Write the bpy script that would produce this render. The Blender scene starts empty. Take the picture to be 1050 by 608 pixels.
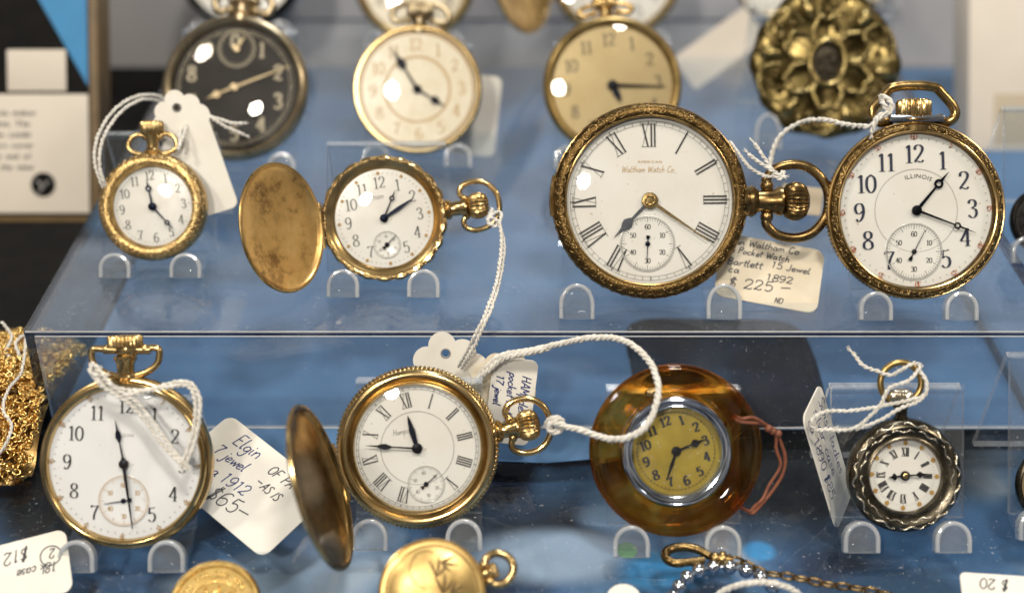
import bpy, bmesh, math, random
from mathutils import Vector, Matrix
from mathutils.geometry import tessellate_polygon

random.seed(7)
PI = math.pi
rad = math.radians
S = 0.01                      # every number below is in centimetres; S turns it into metres
SC = bpy.context.scene
COL = SC.collection

# ------------------------------------------------------------------ camera
PITCH = rad(31.0)
FOC = 1399.0                  # focal length in photograph pixels (1050 wide)
CAM_H = 24.2
CAM = Vector((0, 0, CAM_H))
FWD = Vector((0, math.cos(PITCH), -math.sin(PITCH)))
UP = Vector((0, math.sin(PITCH), math.cos(PITCH)))
cd = bpy.data.cameras.new("camera")
cam = bpy.data.objects.new("camera", cd)
COL.objects.link(cam)
cam.location = CAM * S
cam.rotation_euler = (PI / 2 - PITCH, 0, 0)
cd.sensor_width = 36.0
cd.lens = FOC / 1050 * 36.0
cd.clip_start = 0.01
cd.clip_end = 50
cd.dof.use_dof = True
cd.dof.focus_distance = 0.372
cd.dof.aperture_fstop = 6.3
SC.camera = cam

# ------------------------------------------------------------------ view and render
SC.view_settings.view_transform = 'Standard'
SC.view_settings.look = 'None'
SC.view_settings.exposure = 0.0
SC.view_settings.gamma = 1.0
SC.render.engine = 'CYCLES'
SC.cycles.use_denoising = True
SC.cycles.max_bounces = 16
SC.cycles.transparent_max_bounces = 32
SC.cycles.transmission_bounces = 12
SC.cycles.glossy_bounces = 6
SC.cycles.sample_clamp_indirect = 6
SC.cycles.caustics_reflective = False

# ------------------------------------------------------------------ world: the dim shop round the case
wd = bpy.data.worlds.new("World")
SC.world = wd
wd.use_nodes = True
nt = wd.node_tree
nt.nodes.clear()
def wn(t, **kw):
    n = nt.nodes.new(t)
    for k, v in kw.items():
        setattr(n, k, v)
    return n
wl = nt.links.new
tc = wn('ShaderNodeTexCoord')
sep = wn('ShaderNodeSeparateXYZ')
wl(tc.outputs['Generated'], sep.inputs[0])
rz = wn('ShaderNodeValToRGB')                     # by height
mz = wn('ShaderNodeMath', operation='MULTIPLY_ADD')
mz.inputs[1].default_value = 0.5; mz.inputs[2].default_value = 0.5
wl(sep.outputs['Z'], mz.inputs[0]); wl(mz.outputs[0], rz.inputs[0])
e = rz.color_ramp.elements
e[0].position = 0.0; e[0].color = (0.07, 0.075, 0.085, 1)
e[1].position = 1.0; e[1].color = (0.30, 0.28, 0.25, 1)
for p, c in ((0.48, (0.10, 0.10, 0.11, 1)), (0.56, (0.22, 0.22, 0.24, 1)), (0.68, (0.30, 0.29, 0.28, 1)), (0.80, (0.16, 0.15, 0.14, 1))):
    k = e.new(p); k.color = c
ns = wn('ShaderNodeTexNoise'); ns.inputs['Scale'].default_value = 4.5; ns.inputs['Detail'].default_value = 1.5
wl(tc.outputs['Generated'], ns.inputs['Vector'])
rn = wn('ShaderNodeValToRGB')
rn.color_ramp.elements[0].position = 0.42; rn.color_ramp.elements[0].color = (0.24, 0.24, 0.25, 1)
rn.color_ramp.elements[1].position = 0.60; rn.color_ramp.elements[1].color = (1.9, 1.85, 1.75, 1)
wl(ns.outputs[0], rn.inputs[0])
mul = wn('ShaderNodeMixRGB', blend_type='MULTIPLY'); mul.inputs[0].default_value = 1
wl(rz.outputs[0], mul.inputs[1]); wl(rn.outputs[0], mul.inputs[2])
# added bright band beyond the case back, for reflections in the clear riser
ry = wn('ShaderNodeValToRGB')
my = wn('ShaderNodeMath', operation='MULTIPLY_ADD')
my.inputs[1].default_value = 0.5; my.inputs[2].default_value = 0.5
wl(sep.outputs['Y'], my.inputs[0]); wl(my.outputs[0], ry.inputs[0])
ry.color_ramp.elements[0].position = 0.80; ry.color_ramp.elements[0].color = (0, 0, 0, 1)
ry.color_ramp.elements[1].position = 0.88; ry.color_ramp.elements[1].color = (1, 1, 1, 1)
rb = wn('ShaderNodeValToRGB')
wl(sep.outputs['Z'], rb.inputs[0])
q = rb.color_ramp.elements
q[0].position = 0.28; q[0].color = (0, 0, 0, 1)
q[1].position = 0.64; q[1].color = (0, 0, 0, 1)
for p in (0.36, 0.52):
    k = q.new(p); k.color = (1, 1, 1, 1)
band = wn('ShaderNodeMixRGB', blend_type='MULTIPLY'); band.inputs[0].default_value = 1
wl(ry.outputs[0], band.inputs[1]); wl(rb.outputs[0], band.inputs[2])
band2 = wn('ShaderNodeMixRGB', blend_type='MULTIPLY'); band2.inputs[0].default_value = 1
band2.inputs[2].default_value = (0.50, 0.56, 0.66, 1)
wl(band.outputs[0], band2.inputs[1])
addn = wn('ShaderNodeMixRGB', blend_type='ADD'); addn.inputs[0].default_value = 1
wl(mul.outputs[0], addn.inputs[1]); wl(band2.outputs[0], addn.inputs[2])
bg = wn('ShaderNodeBackground'); bg.inputs['Strength'].default_value = 0.8
wl(addn.outputs[0], bg.inputs['Color'])
wo = wn('ShaderNodeOutputWorld'); wl(bg.outputs[0], wo.inputs[0])

# ------------------------------------------------------------------ lamps: the shop's ceiling spots
TARGET = Vector((0, 36, 4.5))
def lamp(az, el, dist, radius, power, col=(1, 0.93, 0.82), tgt=TARGET):
    """az: degrees left(-)/right(+) of the camera side, el: degrees above the horizontal"""
    d = Vector((math.sin(rad(az)) * math.cos(rad(el)), -math.cos(rad(az)) * math.cos(rad(el)), math.sin(rad(el))))
    L = bpy.data.lights.new("ceiling_spot", 'AREA')
    L.shape = 'DISK'; L.size = 2 * radius * S; L.energy = power; L.color = col
    o = bpy.data.objects.new("ceiling_spot", L)
    o.location = (tgt + d * dist) * S
    o.rotation_euler = (-d).to_track_quat('-Z', 'Y').to_euler()
    COL.objects.link(o)
    return o
lamp(-17.5, 38.5, 130, 5.5, 6.2)
lamp(20, 64, 120, 8, 7.0)
lamp(-60, 50, 120, 7, 4.5, (1, 0.90, 0.76))
lamp(165, 62, 110, 10, 4.5, (0.92, 0.96, 1.0))
lamp(75, 42, 120, 7, 2.6, (1, 0.88, 0.72))

# ------------------------------------------------------------------ pixel helpers (photo pixels -> a point in the place)
def ray(u, v):
    return Vector(((u - 525) / FOC, 0, 0)) + FWD + UP * (-(v - 304) / FOC)
def at(u, v, t):
    return CAM + ray(u, v) * t
def at_z(u, v, z):
    d = ray(u, v)
    return CAM + d * ((z - CAM_H) / d.z)
def depth(p):
    return (p - CAM).dot(FWD)
Z_TOP, Z_LOW = 3.8, 0.4       # top of the riser, top of the glass shelf
Y_FRONT, Y_BACK = 32.1, 57.6
X_L, X_R = -13.62, 15.45

def frame(pos, lean=30.0, roll=0.0, yaw=0.0):
    """x right, y up along a plane leaning back, z out of it; roll turns in plane, anticlockwise"""
    a = rad(lean)
    m = Matrix(((1, 0, 0), (0, math.sin(a), -math.cos(a)), (0, math.cos(a), math.sin(a)))).to_4x4()
    m = Matrix.Rotation(rad(yaw), 4, 'Z') @ m @ Matrix.Rotation(rad(roll), 4, 'Z')
    m.translation = pos
    return m

# ------------------------------------------------------------------ tagging
def tag(o, label=None, cat=None, group=None, kind=None):
    if label: o['label'] = label
    if cat: o['category'] = cat
    if group: o['group'] = group
    if kind: o['kind'] = kind
    return o
def root(name, m, label, cat, group=None):
    o = bpy.data.objects.new(name, None)
    o.empty_display_size = 0.005
    m = m.copy(); m.translation = m.translation * S
    o.matrix_world = m
    COL.objects.link(o)
    return tag(o, label, cat, group)

# ------------------------------------------------------------------ mesh builder
class MB:
    def __init__(s):
        s.v = []; s.f = []; s.mi = []; s.M = Matrix.Identity(4); s.mat = 0
    def add(s, vs, fs):
        b = len(s.v)
        s.v += [s.M @ Vector(p) for p in vs]
        s.f += [tuple(b + i for i in f) for f in fs]
        s.mi += [s.mat] * len(fs)
    def build(s, name, mats, parent=None, sharp=38, recalc=True):
        me = bpy.data.meshes.new(name)
        me.from_pydata([p * S for p in s.v], [], s.f)
        for m in (mats if isinstance(mats, (list, tuple)) else [mats]):
            me.materials.append(m)
        me.polygons.foreach_set('material_index', s.mi)
        if recalc:
            bm = bmesh.new(); bm.from_mesh(me)
            bmesh.ops.recalc_face_normals(bm, faces=bm.faces)
            bm.to_mesh(me); bm.free()
        me.shade_smooth()
        if sharp < 180:
            me.set_sharp_from_angle(angle=rad(sharp))
        o = bpy.data.objects.new(name, me)
        COL.objects.link(o)
        if parent is not None:
            o.parent = parent
        return o
    # --- shapes
    def lathe(s, prof, n=96, mod=None, axis='z', a0=0.0):
        rings = []; vs = []; fs = []
        for j, (r, z) in enumerate(prof):
            if r < 1e-6:
                rings.append([len(vs)]); vs.append((0, 0, z)); continue
            ring = []
            for i in range(n):
                a = a0 + 2 * PI * i / n
                rr, zz = (r, z) if mod is None else mod(a, j, r, z)
                ring.append(len(vs)); vs.append((rr * math.cos(a), rr * math.sin(a), zz))
            rings.append(ring)
        for A, B in zip(rings, rings[1:]):
            for i in range(n):
                k = (i + 1) % n
                if len(A) == 1 and len(B) == 1: break
                if len(A) == 1: fs.append((A[0], B[i], B[k]))
                elif len(B) == 1: fs.append((A[i], B[0], A[k]))
                else: fs.append((A[i], B[i], B[k], A[k]))
        if axis == 'y': vs = [(x, z, -y) for x, y, z in vs]
        s.add(vs, fs)
    def tube(s, pts, r, n=6, closed=False, cap=True):
        pts = [Vector(p) for p in pts]; N = len(pts)
        rs = r if isinstance(r, (list, tuple)) else [r] * N
        tan = []
        for i in range(N):
            a = pts[(i - 1) % N] if (closed or i > 0) else pts[0]
            b = pts[(i + 1) % N] if (closed or i < N - 1) else pts[-1]
            t = (b - a)
            tan.append(t.normalized() if t.length > 1e-9 else Vector((0, 0, 1)))
        ref = Vector((0, 0, 1)) if abs(tan[0].z) < 0.9 else Vector((1, 0, 0))
        nrm = (ref - tan[0] * ref.dot(tan[0])).normalized()
        vs = []; fs = []
        for i in range(N):
            nrm = nrm - tan[i] * nrm.dot(tan[i])
            nrm = nrm.normalized() if nrm.length > 1e-9 else tan[i].orthogonal().normalized()
            bi = tan[i].cross(nrm)
            for k in range(n):
                a = 2 * PI * k / n
                vs.append(pts[i] + (nrm * math.cos(a) + bi * math.sin(a)) * rs[i])
        for i in range(N if closed else N - 1):
            j = (i + 1) % N
            for k in range(n):
                l = (k + 1) % n
                fs.append((i * n + k, i * n + l, j * n + l, j * n + k))
        if cap and not closed:
            fs.append(tuple(range(n))[::-1]); fs.append(tuple((N - 1) * n + k for k in range(n)))
        s.add(vs, fs)
    def torus(s, c, R1, r, n=40, m=8, sx=1, sy=1):
        s.tube([(c[0] + R1 * sx * math.cos(2 * PI * i / n), c[1] + R1 * sy * math.sin(2 * PI * i / n), c[2]) for i in range(n)], r, m, True)
    def sphere(s, c, r, n=10, m=7, sz=1):
        vs = [(c[0], c[1], c[2] - r * sz)]; fs = []
        for j in range(1, m):
            p = -PI / 2 + PI * j / m
            for i in range(n):
                a = 2 * PI * i / n
                vs.append((c[0] + r * math.cos(p) * math.cos(a), c[1] + r * math.cos(p) * math.sin(a), c[2] + r * sz * math.sin(p)))
        vs.append((c[0], c[1], c[2] + r * sz)); T = len(vs) - 1
        for i in range(n):
            k = (i + 1) % n
            fs.append((0, 1 + k, 1 + i))
            for j in range(m - 2):
                fs.append((1 + j * n + i, 1 + j * n + k, 1 + (j + 1) * n + k, 1 + (j + 1) * n + i))
            fs.append((1 + (m - 2) * n + i, 1 + (m - 2) * n + k, T))
        s.add(vs, fs)
    def extrude(s, outline, z0, z1, holes=(), edge_mat=None):
        loops = [[Vector((x, y, 0)) for x, y in outline]] + [[Vector((x, y, 0)) for x, y in h] for h in holes]
        tris = tessellate_polygon(loops)
        flat = [p for L in loops for p in L]; n = len(flat)
        vs = [(p.x, p.y, z0) for p in flat] + [(p.x, p.y, z1) for p in flat]
        s.add(vs, [tuple(t)[::-1] for t in tris] + [tuple(i + n for i in t) for t in tris])
        b = 0; keep = s.mat
        if edge_mat is not None: s.mat = edge_mat
        base = len(s.v) - len(vs)
        for L in loops:
            m = len(L)
            for i in range(m):
                j = (i + 1) % m
                s.f.append((base + b + i, base + b + j, base + b + j + n, base + b + i + n)); s.mi.append(s.mat)
            b += m
        s.mat = keep
    def box(s, x0, x1, y0, y1, z0, z1, bev=0.0, mats=None):
        """mats: material slot for (broad faces, the bevelled/narrow faces)"""
        if bev <= 0:
            v = [(x, y, z) for z in (z0, z1) for y in (y0, y1) for x in (x0, x1)]
            s.add(v, [(0, 2, 3, 1), (4, 5, 7, 6), (0, 1, 5, 4), (2, 6, 7, 3), (0, 4, 6, 2), (1, 3, 7, 5)]); return
        bm = bmesh.new()
        bmesh.ops.create_cube(bm, size=1)
        for q in bm.verts:
            q.co = Vector((x0 + (q.co.x + .5) * (x1 - x0), y0 + (q.co.y + .5) * (y1 - y0), z0 + (q.co.z + .5) * (z1 - z0)))
        bmesh.ops.bevel(bm, geom=list(bm.edges), offset=bev, segments=2, affect='EDGES', profile=0.6)
        bm.verts.index_update()
        s.add([q.co.copy() for q in bm.verts], [tuple(q.index for q in f.verts) for f in bm.faces])
        bm.free()
    def disc(s, c, r, z, n=48):
        s.add([(c[0] + r * math.cos(2 * PI * i / n), c[1] + r * math.sin(2 * PI * i / n), z) for i in range(n)], [tuple(range(n))])
    def annulus(s, c, r0, r1, z, n=96):
        vs = []
        for r in (r0, r1):
            vs += [(c[0] + r * math.cos(2 * PI * i / n), c[1] + r * math.sin(2 * PI * i / n), z) for i in range(n)]
        s.add(vs, [(i, (i + 1) % n, n + (i + 1) % n, n + i) for i in range(n)])
    def ribbon(s, pts, w, z):
        """flat stroke in the xy plane; w one width or one per point"""
        N = len(pts)
        ws = w if isinstance(w, (list, tuple)) else [w] * N
        vs = []
        for i in range(N):
            a = pts[max(i - 1, 0)]; b = pts[min(i + 1, N - 1)]
            dx, dy = b[0] - a[0], b[1] - a[1]; l = math.hypot(dx, dy) or 1
            nx, ny = -dy / l * ws[i] / 2, dx / l * ws[i] / 2
            vs += [(pts[i][0] + nx, pts[i][1] + ny, z), (pts[i][0] - nx, pts[i][1] - ny, z)]
        s.add(vs, [(2 * i, 2 * i + 1, 2 * i + 3, 2 * i + 2) for i in range(N - 1)])

def spline(pts, m=8, closed=False):
    pts = [Vector(p) for p in pts]; N = len(pts); out = []
    if N < 3 and not closed:
        return [pts[0].lerp(pts[-1], i / m) for i in range(m + 1)]
    for i in range(N if closed else N - 1):
        p0 = pts[(i - 1) % N] if (closed or i > 0) else pts[0] * 2 - pts[1]
        p1 = pts[i]; p2 = pts[(i + 1) % N]
        p3 = pts[(i + 2) % N] if (closed or i + 2 < N) else pts[-1] * 2 - pts[-2]
        for k in range(m):
            t = k / m
            out.append(0.5 * ((2 * p1) + (p2 - p0) * t + (2 * p0 - 5 * p1 + 4 * p2 - p3) * t * t + (3 * p1 - p0 - 3 * p2 + p3) * t ** 3))
    if not closed: out.append(pts[-1])
    return out

# ------------------------------------------------------------------ materials
MAT = {}
class NT:
    def __init__(s, name):
        s.m = bpy.data.materials.new(name); s.m.use_nodes = True
        s.t = s.m.node_tree; s.t.nodes.clear()
        s.out = s.n('ShaderNodeOutputMaterial'); MAT[name] = s.m
    def n(s, t, _in=None, **kw):
        x = s.t.nodes.new(t)
        for k, v in kw.items(): setattr(x, k, v)
        for k, v in (_in or {}).items(): x.inputs[k].default_value = v
        return x
    def l(s, a, b): s.t.links.new(a, b)
    def noise(s, scale, detail=3, rough=.55, coord=None, dist=0.0):
        x = s.n('ShaderNodeTexNoise', {'Scale': scale, 'Detail': detail, 'Roughness': rough, 'Distortion': dist})
        if coord is None:
            if not hasattr(s, 'co'): s.co = s.n('ShaderNodeTexCoord').outputs['Object']
            coord = s.co
        s.l(coord, x.inputs['Vector']); return x.outputs[0]
    def ramp(s, fac, stops):
        x = s.n('ShaderNodeValToRGB'); el = x.color_ramp.elements
        el[0].position, el[0].color = stops[0][0], (*stops[0][1], 1)
        el[1].position, el[1].color = stops[-1][0], (*stops[-1][1], 1)
        for p, c in stops[1:-1]:
            k = el.new(p); k.color = (*c, 1)
        s.l(fac, x.inputs[0]); return x.outputs[0]
    def bump(s, h, strength, dist=0.0002):
        x = s.n('ShaderNodeBump', {'Strength': strength, 'Distance': dist})
        s.l(h, x.inputs['Height']); return x.outputs[0]
    def rng(s, fac, lo, hi):
        x = s.n('ShaderNodeMapRange', {'To Min': lo, 'To Max': hi}); s.l(fac, x.inputs[0]); return x.outputs[0]
    def done(s, sh): s.l(sh, s.out.inputs['Surface']); return s.m
def metal(name, col, dark, rough=.24, var=.14, scale=180, bump=.18, fine=1500, lo=.38, hi=.66):
    k = NT(name)
    a = k.noise(scale, 5, .65)
    b = k.noise(fine, 2)
    p = k.n('ShaderNodeBsdfPrincipled', {'Metallic': 1.0})
    k.l(k.ramp(a, [(lo, dark), (hi, col)]), p.inputs['Base Color'])
    k.l(k.rng(k.noise(scale * 1.7, 4), rough + var, max(rough - var * .6, .05)), p.inputs['Roughness'])
    k.l(k.bump(b, bump, .00006), p.inputs['Normal'])
    return k.done(p.outputs[0])
metal('gold_bright', (.70, .51, .245), (.42, .285, .115), .23, .14, 160)
metal('gold_pale', (.74, .55, .28), (.46, .32, .14), .17, .1, 160, .1)
metal('gold_olive', (.42, .325, .14), (.20, .15, .055), .24, .12, 160, .15)
metal('bronze_olive', (.20, .15, .058), (.07, .052, .02), .27, .12, 160, .15)
metal('gold_chain', (.98, .72, .28), (.85, .56, .18), .22, .1, 160)
metal('gold_worn', (.60, .42, .18), (.34, .22, .08), .26, .16, 120, .25)
metal('gold_smooth', (.64, .465, .225), (.44, .305, .13), .19, .12, 90, .08)
metal('gold_dull', (.56, .40, .16), (.32, .215, .08), .33, .12, 140)
metal('brass_antique', (.37, .25, .105), (.14, .088, .034), .25, .14, 190, .25)
metal('brass_recess', (.17, .105, .035), (.06, .035, .012), .38, .14, 260, .3)
metal('brass_warm', (.54, .375, .16), (.28, .18, .068), .21, .14, 190, .2)
metal('bronze_dark', (.17, .145, .105), (.06, .05, .035), .24, .14, 160, .3)
metal('bronze_high', (.78, .71, .58), (.55, .49, .38), .22, .12, 160, .2)
metal('bronze_green', (.40, .33, .09), (.20, .155, .035), .30, .12, 160, .2)
metal('nickel_gold', (.52, .43, .28), (.33, .26, .16), .28, .12, 150)
metal('chrome', (.58, .63, .70), (.46, .50, .57), .07, .08, 120, .05)
metal('steel', (.30, .32, .36), (.22, .24, .28), .22, .1, 150)
metal('steel_blue', (.012, .015, .028), (.008, .01, .02), .35, .1, 300, .05)
metal('steel_black', (.014, .014, .018), (.01, .01, .012), .35, .1, 300, .05)
metal('black_case', (.05, .045, .04), (.02, .02, .02), .3, .1, 200)

def lid_inside(name, c0, c1, c2, rough):
    k = NT(name)
    a = k.noise(90, 6, .7); b = k.noise(330, 4, .7)
    p = k.n('ShaderNodeBsdfPrincipled', {'Metallic': 1.0})
    k.l(k.ramp(a, [(.36, c0), (.47, c1), (.66, c2)]), p.inputs['Base Color'])
    k.l(k.rng(b, rough + .18, rough - .08), p.inputs['Roughness'])
    k.l(k.bump(k.noise(900, 3), .15, .00006), p.inputs['Normal'])
    return k.done(p.outputs[0])
lid_inside('lid_worn', (.30, .17, .065), (.74, .47, .17), (.90, .62, .26), .33)
lid_inside('lid_dark', (.11, .068, .022), (.19, .12, .04), (.30, .19, .07), .11)

def enamel(name, col, col2, rough=.12, scale=110, spec=.5, lo=.3, hi=.7, met=0.0):
    k = NT(name)
    p = k.n('ShaderNodeBsdfPrincipled', {'Roughness': rough, 'Specular IOR Level': spec, 'Metallic': met})
    k.l(k.ramp(k.noise(scale, 5, .6), [(lo, col2), (hi, col)]), p.inputs['Base Color'])
    return k.done(p.outputs[0])
def old_enamel(name, col, col2, spot):
    k = NT(name)
    p = k.n('ShaderNodeBsdfPrincipled', {'Roughness': .12})
    a = k.ramp(k.noise(45, 4, .6), [(.32, col2), (.62, col)])
    sp_ = k.ramp(k.noise(700, 2, .5), [(.70, (0, 0, 0)), (.76, (1, 1, 1))])
    mx = k.n('ShaderNodeMixRGB'); k.l(sp_, mx.inputs[0]); k.l(a, mx.inputs[1]); mx.inputs[2].default_value = (*spot, 1)
    k.l(mx.outputs[0], p.inputs['Base Color'])
    k.l(k.rng(k.noise(260, 4), .06, .26), p.inputs['Roughness'])
    return k.done(p.outputs[0])
old_enamel('enamel_white', (.81, .80, .765), (.755, .725, .665), (.52, .44, .33))
old_enamel('enamel_cool', (.85, .86, .88), (.80, .80, .81), (.60, .54, .45))
enamel('enamel_cream', (.80, .74, .60), (.70, .60, .42), .25, 160)
enamel('dial_gold', (.47, .37, .20), (.38, .29, .145), .36, 60, .5, .3, .7, .55)
enamel('dial_yellow', (.38, .285, .03), (.29, .20, .018), .35, 150)
enamel('dial_black', (.014, .011, .008), (.009, .007, .006), .38, 100, .2)
enamel('ink_black', (.012, .012, .014), (.02, .02, .024), .4)
enamel('ink_blueblack', (.012, .016, .04), (.02, .026, .06), .4)
enamel('ink_soft', (.045, .045, .05), (.065, .065, .07), .4)
enamel('ink_grey', (.22, .21, .20), (.30, .29, .28), .5)
enamel('ink_red', (.42, .10, .03), (.5, .16, .05), .5)
enamel('ink_gold', (.50, .30, .08), (.38, .21, .05), .4)
enamel('ink_cream', (.50, .44, .32), (.40, .34, .24), .5)
enamel('pen_blue', (.02, .035, .14), (.03, .05, .2), .6)
enamel('pen_black', (.025, .025, .035), (.06, .06, .08), .6)
enamel('leather_rust', (.25, .085, .04), (.13, .04, .02), .6, 700)
enamel('box_black', (.010, .010, .010), (.015, .014, .013), .9, 110, .05)
enamel('shade_navy', (.010, .014, .028), (.006, .008, .014), .9, 90, .05)
enamel('box_blue', (.015, .21, .46), (.015, .19, .42), .5)
enamel('box_bronze', (.16, .10, .035), (.11, .065, .02), .5)
enamel('wall_grey', (.56, .55, .56), (.46, .455, .47), .7, 12)
enamel('sticker_green', (.10, .30, .13), (.14, .36, .18), .5, 900)

def paper(name, c, c2, scale=55, bump=.15):
    k = NT(name)
    p = k.n('ShaderNodeBsdfPrincipled', {'Roughness': .8})
    k.l(k.ramp(k.noise(scale, 4, .6), [(.35, c2), (.65, c)]), p.inputs['Base Color'])
    k.l(k.bump(k.noise(2500, 3), bump, .00008), p.inputs['Normal'])
    return k.done(p.outputs[0])
paper('paper_white', (.80, .77, .70), (.74, .70, .62))
paper('paper_cream', (.76, .68, .54), (.66, .57, .42))
paper('card_white', (.68, .62, .54), (.60, .54, .46), 14)
paper('card_beige', (.50, .42, .31), (.44, .37, .27), 14)

k = NT('twine')
p = k.n('ShaderNodeBsdfPrincipled', {'Roughness': .9, 'Sheen Weight': .3})
k.l(k.ramp(k.noise(900, 3), [(.3, (.56, .52, .45)), (.7, (.80, .78, .73))]), p.inputs['Base Color'])
k.l(k.bump(k.noise(6000, 2), .5, .0001), p.inputs['Normal'])
k.done(p.outputs[0])

k = NT('cloth_blue')
p = k.n('ShaderNodeBsdfPrincipled', {'Roughness': .95, 'Sheen Weight': .25})
k.l(k.ramp(k.noise(16, 3, .5), [(.3, (.048, .130, .275)), (.7, (.078, .185, .355))]), p.inputs['Base Color'])
k.l(k.bump(k.noise(3000, 2), .5, .0002), p.inputs['Normal'])
k.done(p.outputs[0])

k = NT('base_mottled')      # blue cloth; shadows and reflections under the glass painted into its colour
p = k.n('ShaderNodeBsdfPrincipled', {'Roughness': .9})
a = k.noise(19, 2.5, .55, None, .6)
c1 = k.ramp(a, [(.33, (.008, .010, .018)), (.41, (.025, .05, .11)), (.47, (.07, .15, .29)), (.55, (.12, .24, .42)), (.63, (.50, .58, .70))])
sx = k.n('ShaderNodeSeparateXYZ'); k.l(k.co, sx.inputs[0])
def blob(cx, cy, rx, ry):      # a soft painted oval for shade and reflections, centimetres
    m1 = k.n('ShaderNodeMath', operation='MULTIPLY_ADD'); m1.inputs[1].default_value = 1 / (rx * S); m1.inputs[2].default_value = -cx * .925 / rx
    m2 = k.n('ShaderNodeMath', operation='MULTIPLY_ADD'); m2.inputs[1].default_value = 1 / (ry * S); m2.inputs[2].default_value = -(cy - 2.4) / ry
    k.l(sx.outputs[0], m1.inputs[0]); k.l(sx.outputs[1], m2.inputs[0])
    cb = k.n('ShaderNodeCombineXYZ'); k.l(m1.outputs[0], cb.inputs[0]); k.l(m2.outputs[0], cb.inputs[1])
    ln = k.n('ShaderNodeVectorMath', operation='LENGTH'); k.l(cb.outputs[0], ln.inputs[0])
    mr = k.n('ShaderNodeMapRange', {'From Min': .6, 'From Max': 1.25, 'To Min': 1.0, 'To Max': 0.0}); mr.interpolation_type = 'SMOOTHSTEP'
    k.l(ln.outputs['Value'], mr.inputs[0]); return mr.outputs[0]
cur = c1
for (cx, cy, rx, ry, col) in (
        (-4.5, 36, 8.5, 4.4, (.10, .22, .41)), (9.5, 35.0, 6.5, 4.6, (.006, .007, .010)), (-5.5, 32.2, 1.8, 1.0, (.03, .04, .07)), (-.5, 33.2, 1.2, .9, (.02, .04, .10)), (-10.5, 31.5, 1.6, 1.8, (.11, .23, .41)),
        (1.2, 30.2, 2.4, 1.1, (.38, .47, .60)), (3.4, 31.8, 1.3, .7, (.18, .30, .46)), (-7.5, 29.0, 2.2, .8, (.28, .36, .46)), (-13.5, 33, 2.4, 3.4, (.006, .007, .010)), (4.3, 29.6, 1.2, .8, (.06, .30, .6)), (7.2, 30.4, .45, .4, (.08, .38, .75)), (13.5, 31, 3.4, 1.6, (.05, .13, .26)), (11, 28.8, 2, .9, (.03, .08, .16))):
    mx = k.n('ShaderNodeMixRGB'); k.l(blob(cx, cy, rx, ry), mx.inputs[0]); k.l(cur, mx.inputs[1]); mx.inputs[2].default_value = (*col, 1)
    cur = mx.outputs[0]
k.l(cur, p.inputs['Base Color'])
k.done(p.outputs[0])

def clear(name, rough=.01, tint=(.97, .98, .98), f0=.04, gain=.96, haze=0.0, haze_col=(.8, .82, .85), scratch=0.0):
    """clear sheet: sees straight through, mirrors more at a glancing angle, a little dust"""
    k = NT(name)
    lw = k.n('ShaderNodeLayerWeight', {'Blend': .5})
    pw = k.n('ShaderNodeMath', operation='POWER'); pw.inputs[1].default_value = 5
    k.l(lw.outputs['Facing'], pw.inputs[0])
    ma = k.n('ShaderNodeMath', operation='MULTIPLY_ADD'); ma.inputs[1].default_value = gain; ma.inputs[2].default_value = f0
    k.l(pw.outputs[0], ma.inputs[0])
    tr = k.n('ShaderNodeBsdfTransparent', {'Color': (*tint, 1)})
    gl = k.n('ShaderNodeBsdfGlossy', {'Roughness': rough, 'Color': (1, 1, 1, 1)})
    base = tr.outputs[0]
    if haze > 0:
        df = k.n('ShaderNodeBsdfDiffuse', {'Color': (*haze_col, 1)})
        mx = k.n('ShaderNodeMixShader')
        h = k.noise(60, 6, .7)
        sp_ = k.ramp(k.noise(1100, 2, .5), [(.69, (0, 0, 0)), (.74, (.22, .22, .22))])
        ad = k.n('ShaderNodeMath', operation='ADD'); k.l(k.rng(h, haze * .2, haze * 1.8), ad.inputs[0]); k.l(sp_, ad.inputs[1])
        k.l(ad.outputs[0], mx.inputs[0])
        k.l(base, mx.inputs[1]); k.l(df.outputs[0], mx.inputs[2]); base = mx.outputs[0]
    m2 = k.n('ShaderNodeMixShader')
    k.l(ma.outputs[0], m2.inputs[0]); k.l(base, m2.inputs[1]); k.l(gl.outputs[0], m2.inputs[2])
    return k.done(m2.outputs[0])
clear('crystal', .015, (.98, .98, .97))
clear('crystal_worn', .05, (.96, .96, .94), .04, .96, .02)
clear('acrylic', .02, (.95, .97, .985), .04, .96, .028)
clear('acrylic_stand', .02, (.96, .975, .985), .04, .96, .010)
clear('glass_shelf', .015, (.90, .93, .95), .03, .7, .003)
clear('acrylic_edge', .12, (.84, .87, .90), .12, .6, .26)
clear('acrylic_edge_dark', .08, (.06, .085, .16), .05, .5, .01)
clear('lip_edge', .10, (.88, .91, .93), .16, .7, .40)
clear('lip_clear', .04, (.92, .94, .95), .09, .9, .06)
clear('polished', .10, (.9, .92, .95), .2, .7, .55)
k = NT('acrylic_lip')
p = k.n('ShaderNodeBsdfPrincipled', {'Roughness': .06, 'IOR': 1.45, 'Transmission Weight': 1.0, 'Base Color': (.96, .97, .98, 1)})
tr = k.n('ShaderNodeBsdfTransparent', {'Color': (.95, .96, .97, 1)})
df = k.n('ShaderNodeBsdfDiffuse', {'Color': (.85, .86, .87, 1)})
m1 = k.n('ShaderNodeMixShader', {0: .35}); m2 = k.n('ShaderNodeMixShader', {0: .05})
k.l(p.outputs[0], m1.inputs[1]); k.l(tr.outputs[0], m1.inputs[2])
k.l(m1.outputs[0], m2.inputs[1]); k.l(df.outputs[0], m2.inputs[2])
k.done(m2.outputs[0])
k = NT('amber')
p = k.n('ShaderNodeBsdfPrincipled', {'Roughness': .025, 'IOR': 1.5, 'Transmission Weight': 1.0})
sw = k.noise(75, 4, .6, None, 1.6)
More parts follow.
